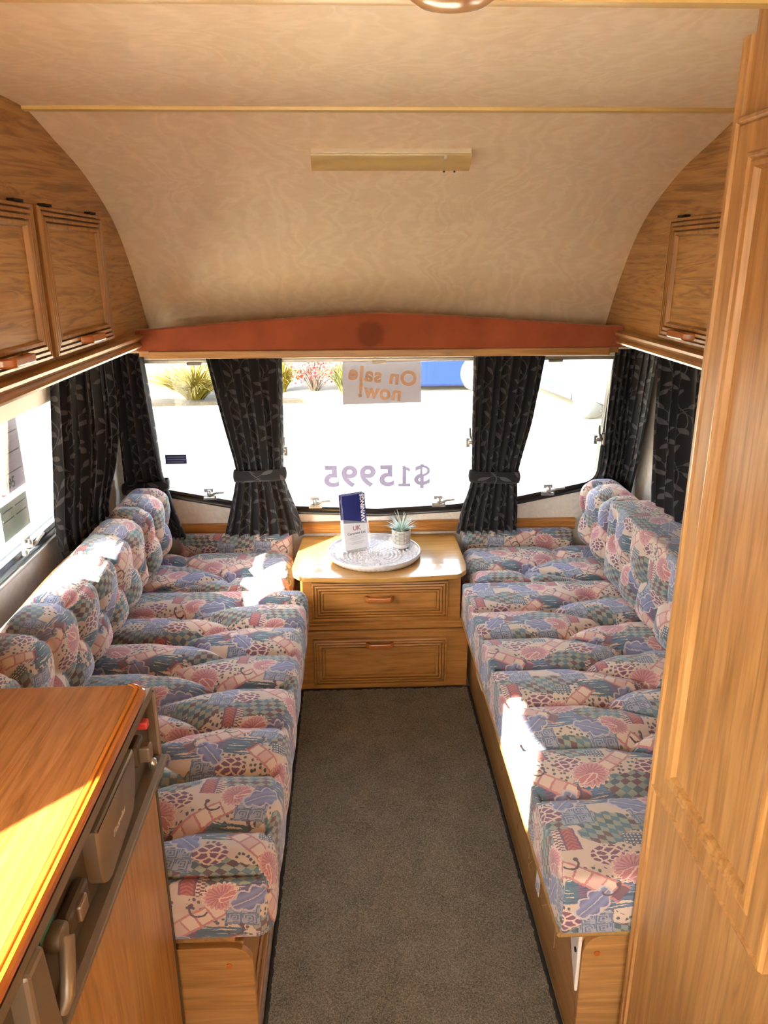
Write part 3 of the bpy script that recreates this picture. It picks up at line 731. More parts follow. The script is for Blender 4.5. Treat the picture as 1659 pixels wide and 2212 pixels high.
# ------------------------------------------------------------------ cushions
def seg_dist(A, B, segs):
    d = np.full(A.shape, 9.0)
    for (a0, b0, a1, b1) in segs:
        da, db = a1-a0, b1-b0; L2 = da*da+db*db+1e-12
        t = np.clip(((A-a0)*da+(B-b0)*db)/L2, 0, 1)
        d = np.minimum(d, np.hypot(A-a0-t*da, B-b0-t*db))
    return d
def cushion(name, L, W, T, M, parent, segs, buttons, Hp=.024, R=.085, r=.03, res=.0085, side=(1, 1, 1, 1), uvo=(0, 0), crown=0.0, bdep=.016, flip=False, edge=0.0):
    """local a (length) b (across from front edge) c (thickness). side weights: front, back, near, far"""
    na, nb, nc = (max(3, int(round(x/res))) for x in (L, W, T))
    r = min(r, T*.49, W*.49)
    faces = []
    ga, gb, gc = np.linspace(0, L, na+1), np.linspace(0, W, nb+1), np.linspace(0, T, nc+1)
    vid = {}; V_ = []; Fc = []; UV = []
    keyscale = 1e5
    def addface(A, B, C, UA, UB, wt):
        sh = A.shape
        q = np.stack([A.ravel(), B.ravel(), C.ravel()], 1)
        lo = np.array([r, r, r]); hi = np.array([L-r, W-r, T-r])
        c = np.clip(q, lo, hi); n = q-c; ln = np.linalg.norm(n, axis=1, keepdims=True); n = n/np.maximum(ln, 1e-9)
        p = c+n*r
        ua, ub = UA.ravel(), UB.ravel()
        d = seg_dist(ua, ub, segs) if segs else np.full(ua.shape, 9.0)
        h = Hp*(np.sqrt(1-(1-np.clip(d/R, 0, 1))**2)-1) if segs else 0*ua
        for (xa, xb) in buttons: h = h-bdep*np.exp(-((ua-xa)**2+(ub-xb)**2)/(.030**2))
        cr = crown*(1-np.clip(np.abs(ub/W*2-1), 0, 1)**3)*(1-np.clip(np.abs(ua/L*2-1), 0, 1)**8)
        if edge: k_ = np.clip(ub/edge, 0, 1)**.7; h = h*k_; cr = cr*k_
        p = p+n*((h*wt.ravel()+cr*(C.ravel() > T*.6))[:, None])
        idx = []
        for k in range(len(q)):
            key = (round(q[k, 0]*keyscale), round(q[k, 1]*keyscale), round(q[k, 2]*keyscale))
            i = vid.get(key)
            if i is None: i = len(V_); vid[key] = i; V_.append(p[k])
            idx.append(i)
        idx = np.array(idx).reshape(sh); uva = ua.reshape(sh); uvb = ub.reshape(sh)
        for i in range(sh[0]-1):
            for j in range(sh[1]-1):
                Fc.append((idx[i, j], idx[i+1, j], idx[i+1, j+1], idx[i, j+1]))
                UV.extend(((uva[i, j], uvb[i, j]), (uva[i+1, j], uvb[i+1, j]), (uva[i+1, j+1], uvb[i+1, j+1]), (uva[i, j+1], uvb[i, j+1])))
    def fade(D, w): return w*np.clip(1-(D/(T*.95)), 0, 1)**.6
    A, B = np.meshgrid(ga, gb, indexing='ij'); addface(A, B, A*0+T, A, B, np.ones_like(A))
    A, C = np.meshgrid(ga, gc, indexing='ij'); D = T-C; addface(A, A*0, C, A, -D, fade(D, side[0]))
    addface(A, A*0+W, C, A, W+D, fade(D, side[1]))
    B, C = np.meshgrid(gb, gc, indexing='ij'); D = T-C; addface(B*0, B, C, -D, B, fade(D, side[2]))
    addface(B*0+L, B, C, L+D, B, fade(D, side[3]))
    ga2, gb2 = ga, gb
    A, B = np.meshgrid(ga2, gb2, indexing='ij'); addface(A, B, A*0, A, -T-B, np.zeros_like(A))
    Mn = np.array(M); P = np.array(V_)@Mn[:3, :3].T+Mn[:3, 3]
    off = wloc(parent)
    me = bpy.data.meshes.new(name); me.from_pydata([tuple(p) for p in (P-np.array(off))], [], [tuple(int(i) for i in f) for f in Fc])
    ul = me.uv_layers.new(name='UVMap')
    uv = np.array(UV); uv = uv[:, ::-1] if flip else uv
    uv = uv+np.array(uvo); ul.data.foreach_set('uv', uv.astype(np.float32).ravel())
    me.materials.append(TAP); me.update()
    o = bpy.data.objects.new(name, me); COL.objects.link(o); o.parent = parent
    import bmesh
    bm = bmesh.new(); bm.from_mesh(me); bmesh.ops.recalc_face_normals(bm, faces=bm.faces); bm.to_mesh(me); bm.free()
    me.shade_smooth()
    for (xa, xb) in buttons:
        c = Vector(Mn[:3, :3]@np.array([xa, xb, T-Hp-bdep+.004])+Mn[:3, 3])
        nrm = Vector(Mn[:3, 2])
        rot = nrm.to_track_quat('Z', 'Y').to_matrix().to_4x4()
        MB().lathe([(.003, .0055), (.008, .004), (.0105, 0), (.009, -.004), (.005, -.006)][::-1], n=12, M=Matrix.Translation(c)@rot).build('button', BTN, parent, smooth=60)
    return o
def tufts(al, p, bA, bB, W, L, lo=None, hi=None, back=True):
    """front seams at al[], diagonals to the back-row buttons half a pitch away"""
    sg = []; bt = []; mids = sorted(set([round(a+p/2, 4) for a in al]+[round(a-p/2, 4) for a in al]))
    mids = [m for m in mids if (lo if lo is not None else .03) < m < (hi if hi is not None else L-.03)]
    for a in al:
        sg.append((a, -.3, a, bA)); bt.append((a, bA))
        for m in mids:
            if abs(abs(m-a)-p/2) < .01:
                sg += [(a, bA, (a+m)/2, (bA+bB)/2-.012), ((a+m)/2, (bA+bB)/2-.012, m, bB)]
    for m in mids:
        bt.append((m, bB))
        if back: sg.append((m, bB, m, W+.3))
    return sg, bt
def MX(o, a, b, c):
    m = Matrix.Identity(4)
    for i, v in enumerate((a, b, c)):
        for k in range(3): m[k][i] = v[k]
    for k in range(3): m[k][3] = o[k]
    return m
PT = .183
# left long seat (a: +y from 1.135, b: towards -x from x=-.262)
t = thing('seat_cushion', 'long tufted tapestry seat cushion on the left bench', 'cushion', (-.62, 1.8, .288))
al = [y-1.135 for y in (1.276, 1.454, 1.639, 1.823, 2.006, 2.184, 2.355)]
sg, bt = tufts(al, PT, .215, .385, .70, 1.325)
sg += [(.004, .02, .004, .9)]
cushion('cover', 1.322, .72, .170, MX((-.258, 1.140, .288), (0, 1, 0), (-1, 0, 0), (0, 0, 1)), t, sg, bt, Hp=.032, R=.088, r=.040, side=(.45, 0, .35, .2), uvo=(.07, .05), crown=.006, flip=True)
t = thing('seat_cushion', 'short tufted tapestry seat cushion at the window end of the left bench', 'cushion', (-.62, 2.65, .297))
sg = [(.12, .22, -.2, .20), (.12, .22, .16, -.3), (.12, .22, .02, .42), (.12, .22, .26, .42), (.26, .42, .5, .40), (.02, .42, .02, .9), (.26, .42, .22, .9)]
cushion('cover', .365, .68, .162, MX((-.333, 2.464, .297), (0, 1, 0), (-1, 0, 0), (0, 0, 1)), t, sg, [(.12, .22), (.24, .42)], Hp=.030, R=.08, r=.05, side=(.6, 0, .2, .2), uvo=(.31, .17), crown=.006, flip=True)
# right seats
t = thing('seat_cushion', 'long boxed tapestry seat cushion on the right bench', 'cushion', (.62, 1.8, .326))
al = [y-1.10 for y in (1.341, 1.516, 1.697, 1.882, 2.069, 2.256)]
sg, bt = tufts(al, PT, .262, .432, .70, 1.362, lo=.3)
sg = [q for q in sg if not (abs(q[0]-al[0]) < .01 and q[1] < 0)]+[(al[0], -.3, al[0], .8)]; bt = [b for b in bt if abs(b[0]-al[0]) > .01]
seat_r = cushion('cover', 1.362, .70, .136, MX((.284, 1.10, .326), (0, 1, 0), (1, 0, 0), (0, 0, 1)), t, sg, bt, Hp=.028, R=.085, r=.012, side=(.15, 0, 0, .2), uvo=(.19, .21), crown=.004, flip=True)
MB().tube([(.287, 1.104+.1*k, .3265) for k in range(13)]+[(.287, 2.45, .3265)], .006, 8).build('trim_braid', BRAID, t, smooth=60)
MB().tube([(.287, 1.108, .3265), (.5, 1.107, .3265), (.75, 1.108, .3265)], .007, 8).build('trim_braid', BRAID, t, smooth=60)
for k, (fy, ln, kk) in enumerate(((1.30, .05, 1), (1.26, .035, -1), (1.42, .045, 1), (1.18, .03, 1), (1.13, .04, -1), (1.62, .03, 1), (1.52, .055, -1), (1.35, .03, -1))):
    MB().tube([(.284, fy, .326), (.278-.004*kk, fy+.01*kk, .326-ln*.5), (.279, fy+.018*kk, .326-ln)], .0006, 5).build('frayed_thread', BRAID, t)
lb = MB().add([(.281, 1.242, .322), (.281, 1.270, .324), (.279, 1.266, .285), (.279, 1.238, .283)], [(0, 1, 2, 3)]).build('care_label', PAPERW, t)
sm = lb.modifiers.new('thick', 'SOLIDIFY'); sm.thickness = .0006
for k in range(2): MB().box(.2775, .2785, 1.246+k*.008, 1.249+k*.008, .292, .312).build('label_print', INKL, lb)
t = thing('seat_cushion', 'short tufted tapestry seat cushion at the window end of the right bench', 'cushion', (.62, 2.65, .322))
sg = [(.13, .20, -.2, .24), (.13, .20, .17, -.3), (.13, .20, .03, .40), (.13, .20, .25, .37), (.25, .37, .5, .34), (.03, .40, .03, .9), (.25, .37, .20, .9)]
cushion('cover', .365, .67, .135, MX((.330, 2.468, .3245), (0, 1, 0), (1, 0, 0), (0, 0, 1)), t, sg, [(.13, .20), (.25, .37)], Hp=.030, R=.08, r=.045, side=(.6, 0, .2, .2), uvo=(.03, .29), crown=.006, flip=True)

# left backrests: a along y, b from the top edge downwards, c towards the aisle (+x)
t = thing('backrest_cushion', 'long scalloped tapestry backrest cushion along the left wall', 'cushion', (-.88, 1.8, .465))
al = [.07+.168*k for k in range(8)]
sg, bt = tufts(al, .168, .115, .20, .27, 1.25, lo=.0, hi=1.25)
cushion('cover', 1.26, .268, .150, MX((-.955, 1.225, .735), (0, 1, 0), (0, 0, -1), (1, 0, 0)), t, sg, bt, Hp=.030, R=.082, r=.055, side=(1, .2, .6, .5), uvo=(.11, .02), crown=.016, bdep=.01)
MB().tube([(-.952, 1.24+.1*k, .700+.004*sin(k)) for k in range(13)], .007, 8).build('piping', CORD, t, smooth=60)
t = thing('backrest_cushion', 'short scalloped tapestry backrest cushion in the left window corner', 'cushion', (-.88, 2.65, .465))
sg, bt = tufts([.10, .255], .155, .115, .20, .27, .34, lo=-.1, hi=.4)
cushion('cover', .345, .270, .150, MX((-.955, 2.490, .735), (0, 1, 0), (0, 0, -1), (1, 0, 0)), t, sg, [b for b in bt if 0.02 < b[0] < .32], Hp=.030, R=.082, r=.055, side=(1, .2, .5, .6), uvo=(.27, .13), crown=.015, bdep=.01)
# right backrests
t = thing('backrest_cushion', 'long boxed tapestry backrest cushion along the right wall', 'cushion', (.88, 1.8, .465))
al = [1.10-.155*k for k in range(7)]
sg, bt = tufts(al, .155, .14, .21, .285, 1.16, lo=0, hi=1.17)
sg = [(a0, .04 if b0 < 0 else b0, a1, b1) for a0, b0, a1, b1 in sg]
cushion('cover', 1.17, .282, .175, MX((.975, 1.33, .748), (0, 1, 0), (0, 0, -1), (-1, 0, 0)), t, sg, bt, Hp=.026, R=.075, r=.014, side=(0, .2, .2, .1), uvo=(.05, .23), crown=.014, bdep=.012, edge=.06)
MB().tube([(.968, 1.34+.115*k, .742) for k in range(11)], .006, 8).build('piping', CORD, t, smooth=60)
t = thing('backrest_cushion', 'short rounded tapestry backrest cushion in the right window corner', 'cushion', (.88, 2.68, .465))
sg, bt = tufts([.11, .265], .155, .115, .20, .27, .36, lo=-.1, hi=.4)
cushion('cover', .352, .272, .155, MX((.955, 2.506, .738), (0, 1, 0), (0, 0, -1), (-1, 0, 0)), t, sg, [b for b in bt if 0.02 < b[0] < .33], Hp=.030, R=.082, r=.06, side=(1, .2, .6, .6), uvo=(.21, .08), crown=.015, bdep=.01)
# low pads against the front wall
for s, lab, x0, x1 in ((-1, 'low tapestry pad against the front wall, left of the chest', -.80, -.345), (1, 'low tapestry pad against the front wall, right of the chest', .345, .80)):
    t = thing('bolster_pad', lab, 'cushion', ((x0+x1)/2, 2.885, .325))
    cushion('cover', x1-x0, .155, .06, MX((x0, 2.932, .502), (1, 0, 0), (0, 0, -1), (0, -1, 0)) , t, [], [], r=.012, res=.02, uvo=(.17+.1*s, .05))

# ------------------------------------------------------------------ benches
for s, lab, yn, xf, zt in ((-1, 'oak bench box under the left seat cushions', 1.15, .325, .275), (1, 'oak bench box under the right seat cushions', 1.112, .337, .314)):
    t = thing('bench_box', lab, 'bench', (s*.65, 1.9, 0))
    X = lambda a, b: (min(s*a, s*b), max(s*a, s*b))
    MB().box(*X(xf, xf+.016), yn+.016, 2.944, 0, zt).build('front_panel', W_Y, t)
    MB().box(*X(xf+.016, XW-.006), yn+.016, 2.944, zt-.004, zt+.009).build('seat_board', W_Y, t)
    pl = round_poly([(s*(xf-.02 if s < 0 else xf), .0), (s*(XW-.006), .0), (s*(XW-.006), zt), (s*(xf-.02 if s < 0 else xf), zt)], [0, 0, 0, .055], 8)
    MB().prism(pl, 'y', yn, yn+.016).build('end_panel', W_X, t, bevel=.002)
    pg = MB().lathe([(.006, 0), (.006, -.002)], (s*(xf+.028), yn, zt-.045), 14, axis='y'); pg.build('screw_cap', W_HND, t)
    if s < 0:
        MB().box(-xf+.001, -xf+.012, yn+.02, 2.52, 0, .022).build('plinth_strip', W_Y, t, bevel=.003)
        MB().box(-xf+.001, -xf+.007, yn+.02, 2.52, .055, .075).build('lower_batten', W_Y, t, bevel=.002)
    else:
        br = MB().prism([(1.117, .165), (1.117, .314), (1.188, .314), (1.188, .290), (1.170, .26)], 'x', .329, .3365)
        b = br.build('corner_bracket', WHITEP, t, bevel=.002)
        MB().lathe([(.004, 0), (.004, -.003)], (.330, 1.150, .285), 12, axis='x').build('rivet', CHROME, b)
        MB().lathe([(.005, 0), (.005, -.0035)], (.330, 1.128, .262), 12, axis='x').build('screw_hole', DARK, b)
        so_ = MB().box(.318, .3365, 2.19, 2.30, .185, .262).build('socket_box', WHITEP, t, bevel=.006)
        MB().box(.3165, .319, 2.215, 2.275, .205, .245).build('socket_plate', WHITEC, so_, bevel=.001)

# ------------------------------------------------------------------ front chest of drawers
t = thing('chest_of_drawers', 'oak chest with two reeded drawers under the front window', 'chest', (0, 2.72, 0))
YC = 2.527
MB().box(-.292, .290, YC, 2.944, .27, .455).build('upper_carcass', W_CH, t)
MB().box(-.322, .322, YC-.004, 2.944, .0, .255).build('lower_carcass', W_CH, t)
pr = [(YC+.02, .246), (YC-.012, .246), (YC-.018, .250), (YC-.018, .257), (YC-.005, .259), (YC-.005, .2625), (YC-.022, .2645), (YC-.024, .270), (YC-.024, .280), (YC-.014, .283), (YC-.014, .286), (YC-.006, .289), (YC+.02, .289)]
MB().prism(pr, 'x', -.306, .306).build('waist_moulding', W_CH, t, smooth=30)
fn = lambda u, v, h: (u, YC-.004-h, v)
fn2 = lambda u, v, h: (u, YC-h, v)
for (z0, z1, hz, f_) in ((.300, .447, .386, fn2), (.030, .221, .200, fn)):
    d = MB(); frame_ring(d, (-.252, .243, z0, z1), REED, f_); d = d.build('drawer', W_CH, t)
    MB().box(-.252+.0435, .243-.0435, YC-.014, YC-.002, z0+.0435, z1-.0435).build('panel', W_CH, d)
    pull(d, Matrix.Translation((-.007, YC-.016, hz))@Matrix(((1, 0, 0, 0), (0, -1, 0, 0), (0, 0, 1, 0), (0, 0, 0, 1))), .108, .02, .026)
tp = [(-.305, 2.936), (-.326, 2.60), (-.318, 2.545), (-.285, 2.505), (-.15, 2.489), (0, 2.484), (.15, 2.489), (.28, 2.503), (.312, 2.545), (.320, 2.60), (.318, 2.936)]
tpr = round_poly(tp, [0, .06, .03, .03, .2, .2, .2, .03, .03, .06, 0], 4)
MB().prism(tpr, 'z', .457, .475).build('tabletop', W_TOP, t, bevel=.003)
MB().prism(offset_poly(tpr, -.012), 'z', .452, .458).build('underside_shadow_gap', W_CH, t)

# ------------------------------------------------------------------ carpet
t = thing('carpet', 'grey twist pile carpet runner with dark bound edges in the aisle', 'carpet', (0, 1.4, 0))
xs = np.linspace(-.299, .327, 72); ys = np.linspace(.30, 2.514, 244)
zz = .010+np.random.rand(len(ys), len(xs))*.0035
vs = [(float(x), float(y), float(zz[j, i])) for j, y in enumerate(ys) for i, x in enumerate(xs)]; nx = len(xs)
fs = [(j*nx+i, j*nx+i+1, (j+1)*nx+i+1, (j+1)*nx+i) for j in range(len(ys)-1) for i in range(nx-1)]
k = len(vs); vs += [(-.299, .30, 0), (.327, .30, 0), (.327, 2.514, 0), (-.299, 2.514, 0)]; fs.append((k+3, k+2, k+1, k))
MB().add(vs, fs).build('pile', CARPET, t, smooth=80)
for pts in ([(-.298, .30, .007), (-.298, 2.512, .007)], [(.326, .30, .007), (.326, 2.512, .007)], [(-.298, 2.510, .007), (.326, 2.510, .007)]):
    MB().tube(pts, .0068, 10).build('bound_edge', BIND, t, smooth=60)

# ------------------------------------------------------------------ kitchen side (bottom left)
t = thing('kitchen_worktop', 'glossy orange-brown oak worktop with a grooved edge, bottom left', 'worktop', (-.72, 0, .868))
po = round_poly([(-XW+.004, -1.05), (-.452, -1.05), (-.452, 1.106), (-XW+.004, 1.106)], [0, 0, .02, 0], 6)
MB().prism(po, 'z', .868, .8915).build('board', W_CTR, t, bevel=.002)
ep = [(-.453, .880), (-.436, .880), (-.4335, .8815), (-.4325, .8845), (-.4345, .889), (-.4385, .8918), (-.4430, .8925), (-.4442, .8903), (-.4454, .8903), (-.4465, .8925), (-.4515, .8925), (-.4525, .8914)]
e = MB(); e.loops([[(x, y, z) for x, z in ep] for y in (-1.05, 1.088)]+[[(x-(1-cos(a))*.022, 1.088+sin(a)*.02, z) for x, z in ep] for a in (radians(20), radians(45), radians(70))])
e.build('edging', W_EDGE, t, smooth=25)
t = thing('kitchen_unit', 'oak kitchen carcass under the worktop behind the fridge front', 'cabinet', (-.72, 0, 0))
MB().box(-XW+.006, -.475, -1.04, 1.128, 0, .866).build('carcass', W_Z, t)
MB().box(-.475, -.452, -1.04, .50, .08, .866).build('front_panel', W_Z, t, bevel=.002)
t = thing('fridge', 'built-in fridge with an oak door and a taupe control fascia', 'fridge', (-.455, .82, .09))
d = MB().box(-.474, -.449, .515, 1.128, .09, .722).build('door', W_ZP, t, bevel=.002)
MB().box(-.474, -.4475, 1.128, 1.1375, .09, .726).build('edge_trim', TAUPED, d, bevel=.001)
f = MB().box(-.474, -.462, .515, 1.136, .722, .866).build('fascia', TAUPED, t)
MB().prism([(-.463, .858), (-.449, .858), (-.446, .862), (-.446, .8792), (-.463, .8672)], 'y', .515, 1.12).build('top_lip', TAUPE, f, smooth=30)
MB().prism([(-.474, .722), (-.440, .722), (-.436, .726), (-.437, .733), (-.446, .737), (-.474, .739)], 'y', .515, 1.136).build('lower_ledge', TAUPE, f, bevel=.0015)
hp = round_poly([(.808, .8545), (.985, .8545), (.985, .835), (.975, .800), (.955, .768), (.835, .752), (.812, .768), (.808, .80)], [.002, .004, .03, .03, .02, .02, .02, .02], 5)
hump = MB(); hump.loops([[(-.463, y, z) for y, z in hp], [(-.444, y, z) for y, z in hp], [(-.441, y, z) for y, z in offset_poly(hp, -.004)]]); hump.build('badge_panel', TAUPE, f, smooth=40)
vs, fs = text_geo('Electrolux', .013, .0002, .0, .35)
MB().add(vs, fs, Matrix.Translation((-.4405, .888, .800))@Matrix(((0, 0, 1, 0), (1, 0, 0, 0), (0, 1, 0, 0), (0, 0, 0, 1)))).build('lettering', PRINTW, f)
kb = MB().box(-.462, -.446, 1.012, 1.052, .796, .836).build('control_knob', TAUPED, f, bevel=.006)
MB().box(-.450, -.430, 1.022, 1.042, .800, .828).build('knob_grip', TAUPE, kb, bevel=.004)
MB().box(-.462, -.440, 1.055, 1.070, .838, .852).build('red_button', REDP, f, bevel=.003)
MB().lathe([(.006, 0), (.008, .006), (.007, .014), (.003, .018)], (-.452, 1.098, .737), 12).build('hinge_pin', CHROME, f, smooth=50)
MB().box(-.464, -.444, 1.124, 1.135, .739, .866).build('end_cheek', TAUPE, f, bevel=.004)
k2 = MB().box(-.462, -.444, .705, .772, .790, .822).build('slide_knob', TAUPED, f, bevel=.006)
MB().box(-.446, -.438, .725, .750, .794, .818).build('knob_grip', TAUPE, k2, bevel=.003)
lt = MB().lathe([(.016, 0), (.018, .006), (.016, .016), (.008, .018)], (-.462, .690, .812), 18, axis='x').build('latch_boss', TAUPE, f, smooth=50)
MB().tube([(-.444, .690, .812), (-.436, .665, .790), (-.434, .650, .768), (-.440, .645, .752)], [.010, .009, .008, .007], 10).build('latch_lever', TAUPE, lt, smooth=50)
MB().box(-.4625, -.458, .66, .70, .832, .848).build('green_sticker', GREENP, f)
MB().lathe([(.004, 0), (.004, .004)], (-.462, .655, .822), 10, axis='x').build('red_lamp', REDP, f)
MB().prism([(.590, .56), (.640, .56), (.648, .70), (.632, .866), (.590, .866)], 'x', -.462, -.426).build('door_handle', TAUPE, t, bevel=.006)
f.location.x += .013

# ------------------------------------------------------------------ wardrobe (right foreground)
XV = .42
t = thing('wardrobe', 'tall oak wardrobe filling the right foreground', 'wardrobe', (.72, .6, 0))
MB().box(XV+.012, XW-.006, -.9, 1.090, 0, ZC-.002).build('carcass', W_ZP, t)
pz = [(1.097, XV+.03), (1.097, XV+.002), (1.093, XV-.003), (1.086, XV-.003), (1.083, XV+.001), (1.080, XV-.002), (1.074, XV-.002), (1.072, XV+.004), (1.072, XV+.03)]
MB().prism([(x, y) for y, x in pz], 'z', 0, 1.817).build('corner_post', W_Z, t, smooth=25)
MB().box(XV+.003, XV+.016, -.9, 1.072, 0, .700).build('lower_panel', W_ZP, t)
MB().box(XV+.003, XV+.016, -.9, 1.072, 1.722, ZC-.002).build('top_panel', W_ZP, t)
MB().box(XV+.003, XV+.016, -.9, .690, .700, 1.722).build('side_panel', W_ZP, t)
fnw = lambda u, v, h: (XV+.004-h, u, v)
prof = [(0, 0), (0, .010), (.003, .015), (.007, .016), (.010, .011), (.013, .0135), (.018, .0135), (.046, .0125), (.048, .015), (.052, .016), (.055, .012), (.058, .0145), (.064, .013), (.068, .004), (.069, .002)]
d = MB(); frame_ring(d, (.706, 1.072, .690, 1.722), prof, fnw); d = d.build('door', W_Z, t)
MB().box(XV-.001, XV+.010, .706+.068, 1.072-.068, .69+.068, 1.722-.068).build('panel', W_ZP, d)

# ------------------------------------------------------------------ curtains
def sheet(name, mat, parent, P, UV, thick=.0016):
    ny, nx = P.shape[:2]; off = np.array(wloc(parent))
    me = bpy.data.meshes.new(name); fs = [(j*nx+i, j*nx+i+1, (j+1)*nx+i+1, (j+1)*nx+i) for j in range(ny-1) for i in range(nx-1)]
    me.from_pydata([tuple(p) for p in (P.reshape(-1, 3)-off)], [], fs)
    ul = me.uv_layers.new(name='UVMap'); uf = UV.reshape(-1, 2)
    ul.data.foreach_set('uv', np.array([uf[i] for f in fs for i in f], dtype=np.float32).ravel())
    me.materials.append(mat); me.shade_smooth(); me.update()
    o = bpy.data.objects.new(name, me); COL.objects.link(o); o.parent = parent
    m = o.modifiers.new('thick', 'SOLIDIFY'); m.thickness = thick
    return o
def curtain(label, loc, fn, rows, nf, seed=0, tie=None, width=None, amp=1.0):
    """rows: (z, edge0, edge1, depth, fold amplitude)"""
    t = thing('curtain', label, 'curtain', loc)
    rows = sorted(rows); zs = [r[0] for r in rows]
    ny, nx = 90, nf*14+1; z = np.linspace(zs[0], zs[-1], ny); u = np.linspace(0, 1, nx)
    def it(k):
        # smooth interpolation through the rows
        a = np.interp(z, zs, [r[k] for r in rows]); ker = np.ones(7)/7
        return np.convolve(np.pad(a, 3, mode='edge'), ker, 'valid')
    e0, e1, dp, am = it(1), it(2), it(3), it(4)
    rs = np.random.RandomState(seed); ph = rs.rand(4)*6.28
    P = np.zeros((ny, nx, 3)); UV = np.zeros((ny, nx, 2)); Wc = width or nf*.058
    for j in range(ny):
        uu = u+.010*np.sin(2*pi*u*3+ph[0]+z[j]*2)
        fold = np.sin(2*pi*nf*uu+ph[1]+.5*np.sin(z[j]*5+ph[2]))+.35*np.sin(2*pi*nf*.5*uu+ph[3]+z[j]*3)+.18*np.sin(2*pi*nf*2*uu+ph[0])
        lat = .18*np.cos(2*pi*nf*uu+ph[1])*(e1[j]-e0[j])/nf
        e = e0[j]+(e1[j]-e0[j])*u+lat*np.minimum(1, np.minimum(u, 1-u)*nf)
        hem = .0035*np.sin(2*pi*nf*uu+ph[2])*max(0, 1-j/6)
        for i in range(nx): P[j, i] = fn(e[i], dp[j]+am[j]*amp*fold[i], z[j]+hem[i])
        UV[j, :, 0] = u*Wc; UV[j, :, 1] = z[j]
    sheet('fabric', CURT, t, P, UV)
    if tie:
        zt, hw, dd = tie
        a0, a1 = float(np.interp(zt, z, e0))-.006, float(np.interp(zt, z, e1))+.006; d0 = float(np.interp(zt, z, dp)); A = float(np.interp(zt, z, am))*1.5+.010
        m = 48; th = np.linspace(0, 2*pi, m+1); PP = np.zeros((5, m+1, 3)); UU = np.zeros((5, m+1, 2))
        for j in range(5):
            q = j/4
            for i in range(m+1):
                bul = .004*sin(pi*q); ee = (a0+a1)/2+((a1-a0)/2+bul)*cos(th[i]); zz = zt-hw/2+hw*q+dd*(cos(th[i])*.5)
                PP[j, i] = fn(ee, d0+(A+bul)*(1 if sin(th[i]) > 0 else -1)*abs(sin(th[i]))**.6, zz); UU[j, i] = (th[i]*.06, zz)
        sheet('tieback', CURT, t, PP, UU, .002)
    return t
ff = lambda e, d, z: (e, 2.872-d, z)
ZT = 1.262
fcr = lambda e, d, z: (e, 2.872-d, z) if e < .972 else (.972+.012*min(1, (e-.972)/.03)-d*.4, 2.872-d*.5-(e-.972)*2.5, z)
curtain('dark leaf-print curtain tied back, left of the sale sign', (-.5, 2.87, .5), ff, [(.505, -.612, -.292, .004, .013), (.60, -.585, -.318, .004, .012), (.70, -.560, -.352, 0, .010), (.755, -.549, -.366, 0, .008), (.80, -.553, -.364, 0, .010), (.95, -.585, -.357, 0, .012), (ZT, -.645, -.352, 0, .010)], 8, 1, (.757, .045, .008))
curtain('dark leaf-print curtain tied back, right of the sale sign', (.5, 2.87, .5), ff, [(.500, .316, .562, .004, .013), (.60, .335, .560, .004, .012), (.68, .362, .556, 0, .010), (.735, .372, .553, 0, .008), (.80, .370, .565, 0, .010), (.95, .366, .600, 0, .012), (ZT, .364, .645, 0, .010)], 8, 2, (.735, .045, -.008))
curtain('dark leaf-print curtain at the left corner of the front window', (-.9, 2.87, .5), ff, [(.500, -.840, -.758, .012, .006), (.60, -.92, -.790, .01, .008), (.70, -.985, -.815, 0, .012), (.76, -.985, -.833, 0, .012), (.95, -.985, -.843, 0, .012), (ZT, -.975, -.866, 0, .010)], 5, 3, (.715, .04, .02))
curtain('dark leaf-print curtain at the right corner of the front window', (.93, 2.87, .6), fcr, [(.675, .880, 1.005, .004, .012), (.72, .882, 1.01, 0, .012), (.80, .895, 1.02, 0, .012), (.95, .892, 1.035, 0, .012), (ZT, .905, 1.055, 0, .010)], 7, 4)
fl = lambda e, d, z: (-.976+d*.9, e+.085, z)
fl2 = lambda e, d, z: (-.978+d*.6, e, z)
curtain('dark leaf-print curtain gathered at the far end of the left side window', (-.93, 2.4, .7), fl, [(.68, 2.11, 2.56, 0, .008), (.735, 2.085, 2.58, 0, .008), (.77, 2.075, 2.62, 0, .010), (.85, 2.085, 2.70, .002, .014), (.95, 2.115, 2.76, .004, .016), (1.1, 2.16, 2.78, .002, .016), (1.268, 2.215, 2.78, 0, .013)], 8, 5, width=.62)
curtain('dark leaf-print curtain at the near end of the left side window', (-.975, 1.4, .76), fl2, [(.765, 1.22, 1.757, 0, .012), (1.0, 1.22, 1.755, .002, .014), (1.145, 1.22, 1.75, 0, .012)], 8, 6, width=.62)
fr = lambda e, d, z: (.942-d, e, z)
curtain('dark leaf-print curtain drawn across the right side window', (.93, 2.0, .75), fr, [(.752, 1.25, 2.46, 0, .012), (.80, 1.25, 2.475, 0, .014), (.86, 1.25, 2.485, 0, .016), (1.0, 1.25, 2.52, 0, .016), (1.268, 1.25, 2.555, 0, .014)], 15, 8, width=1.2)

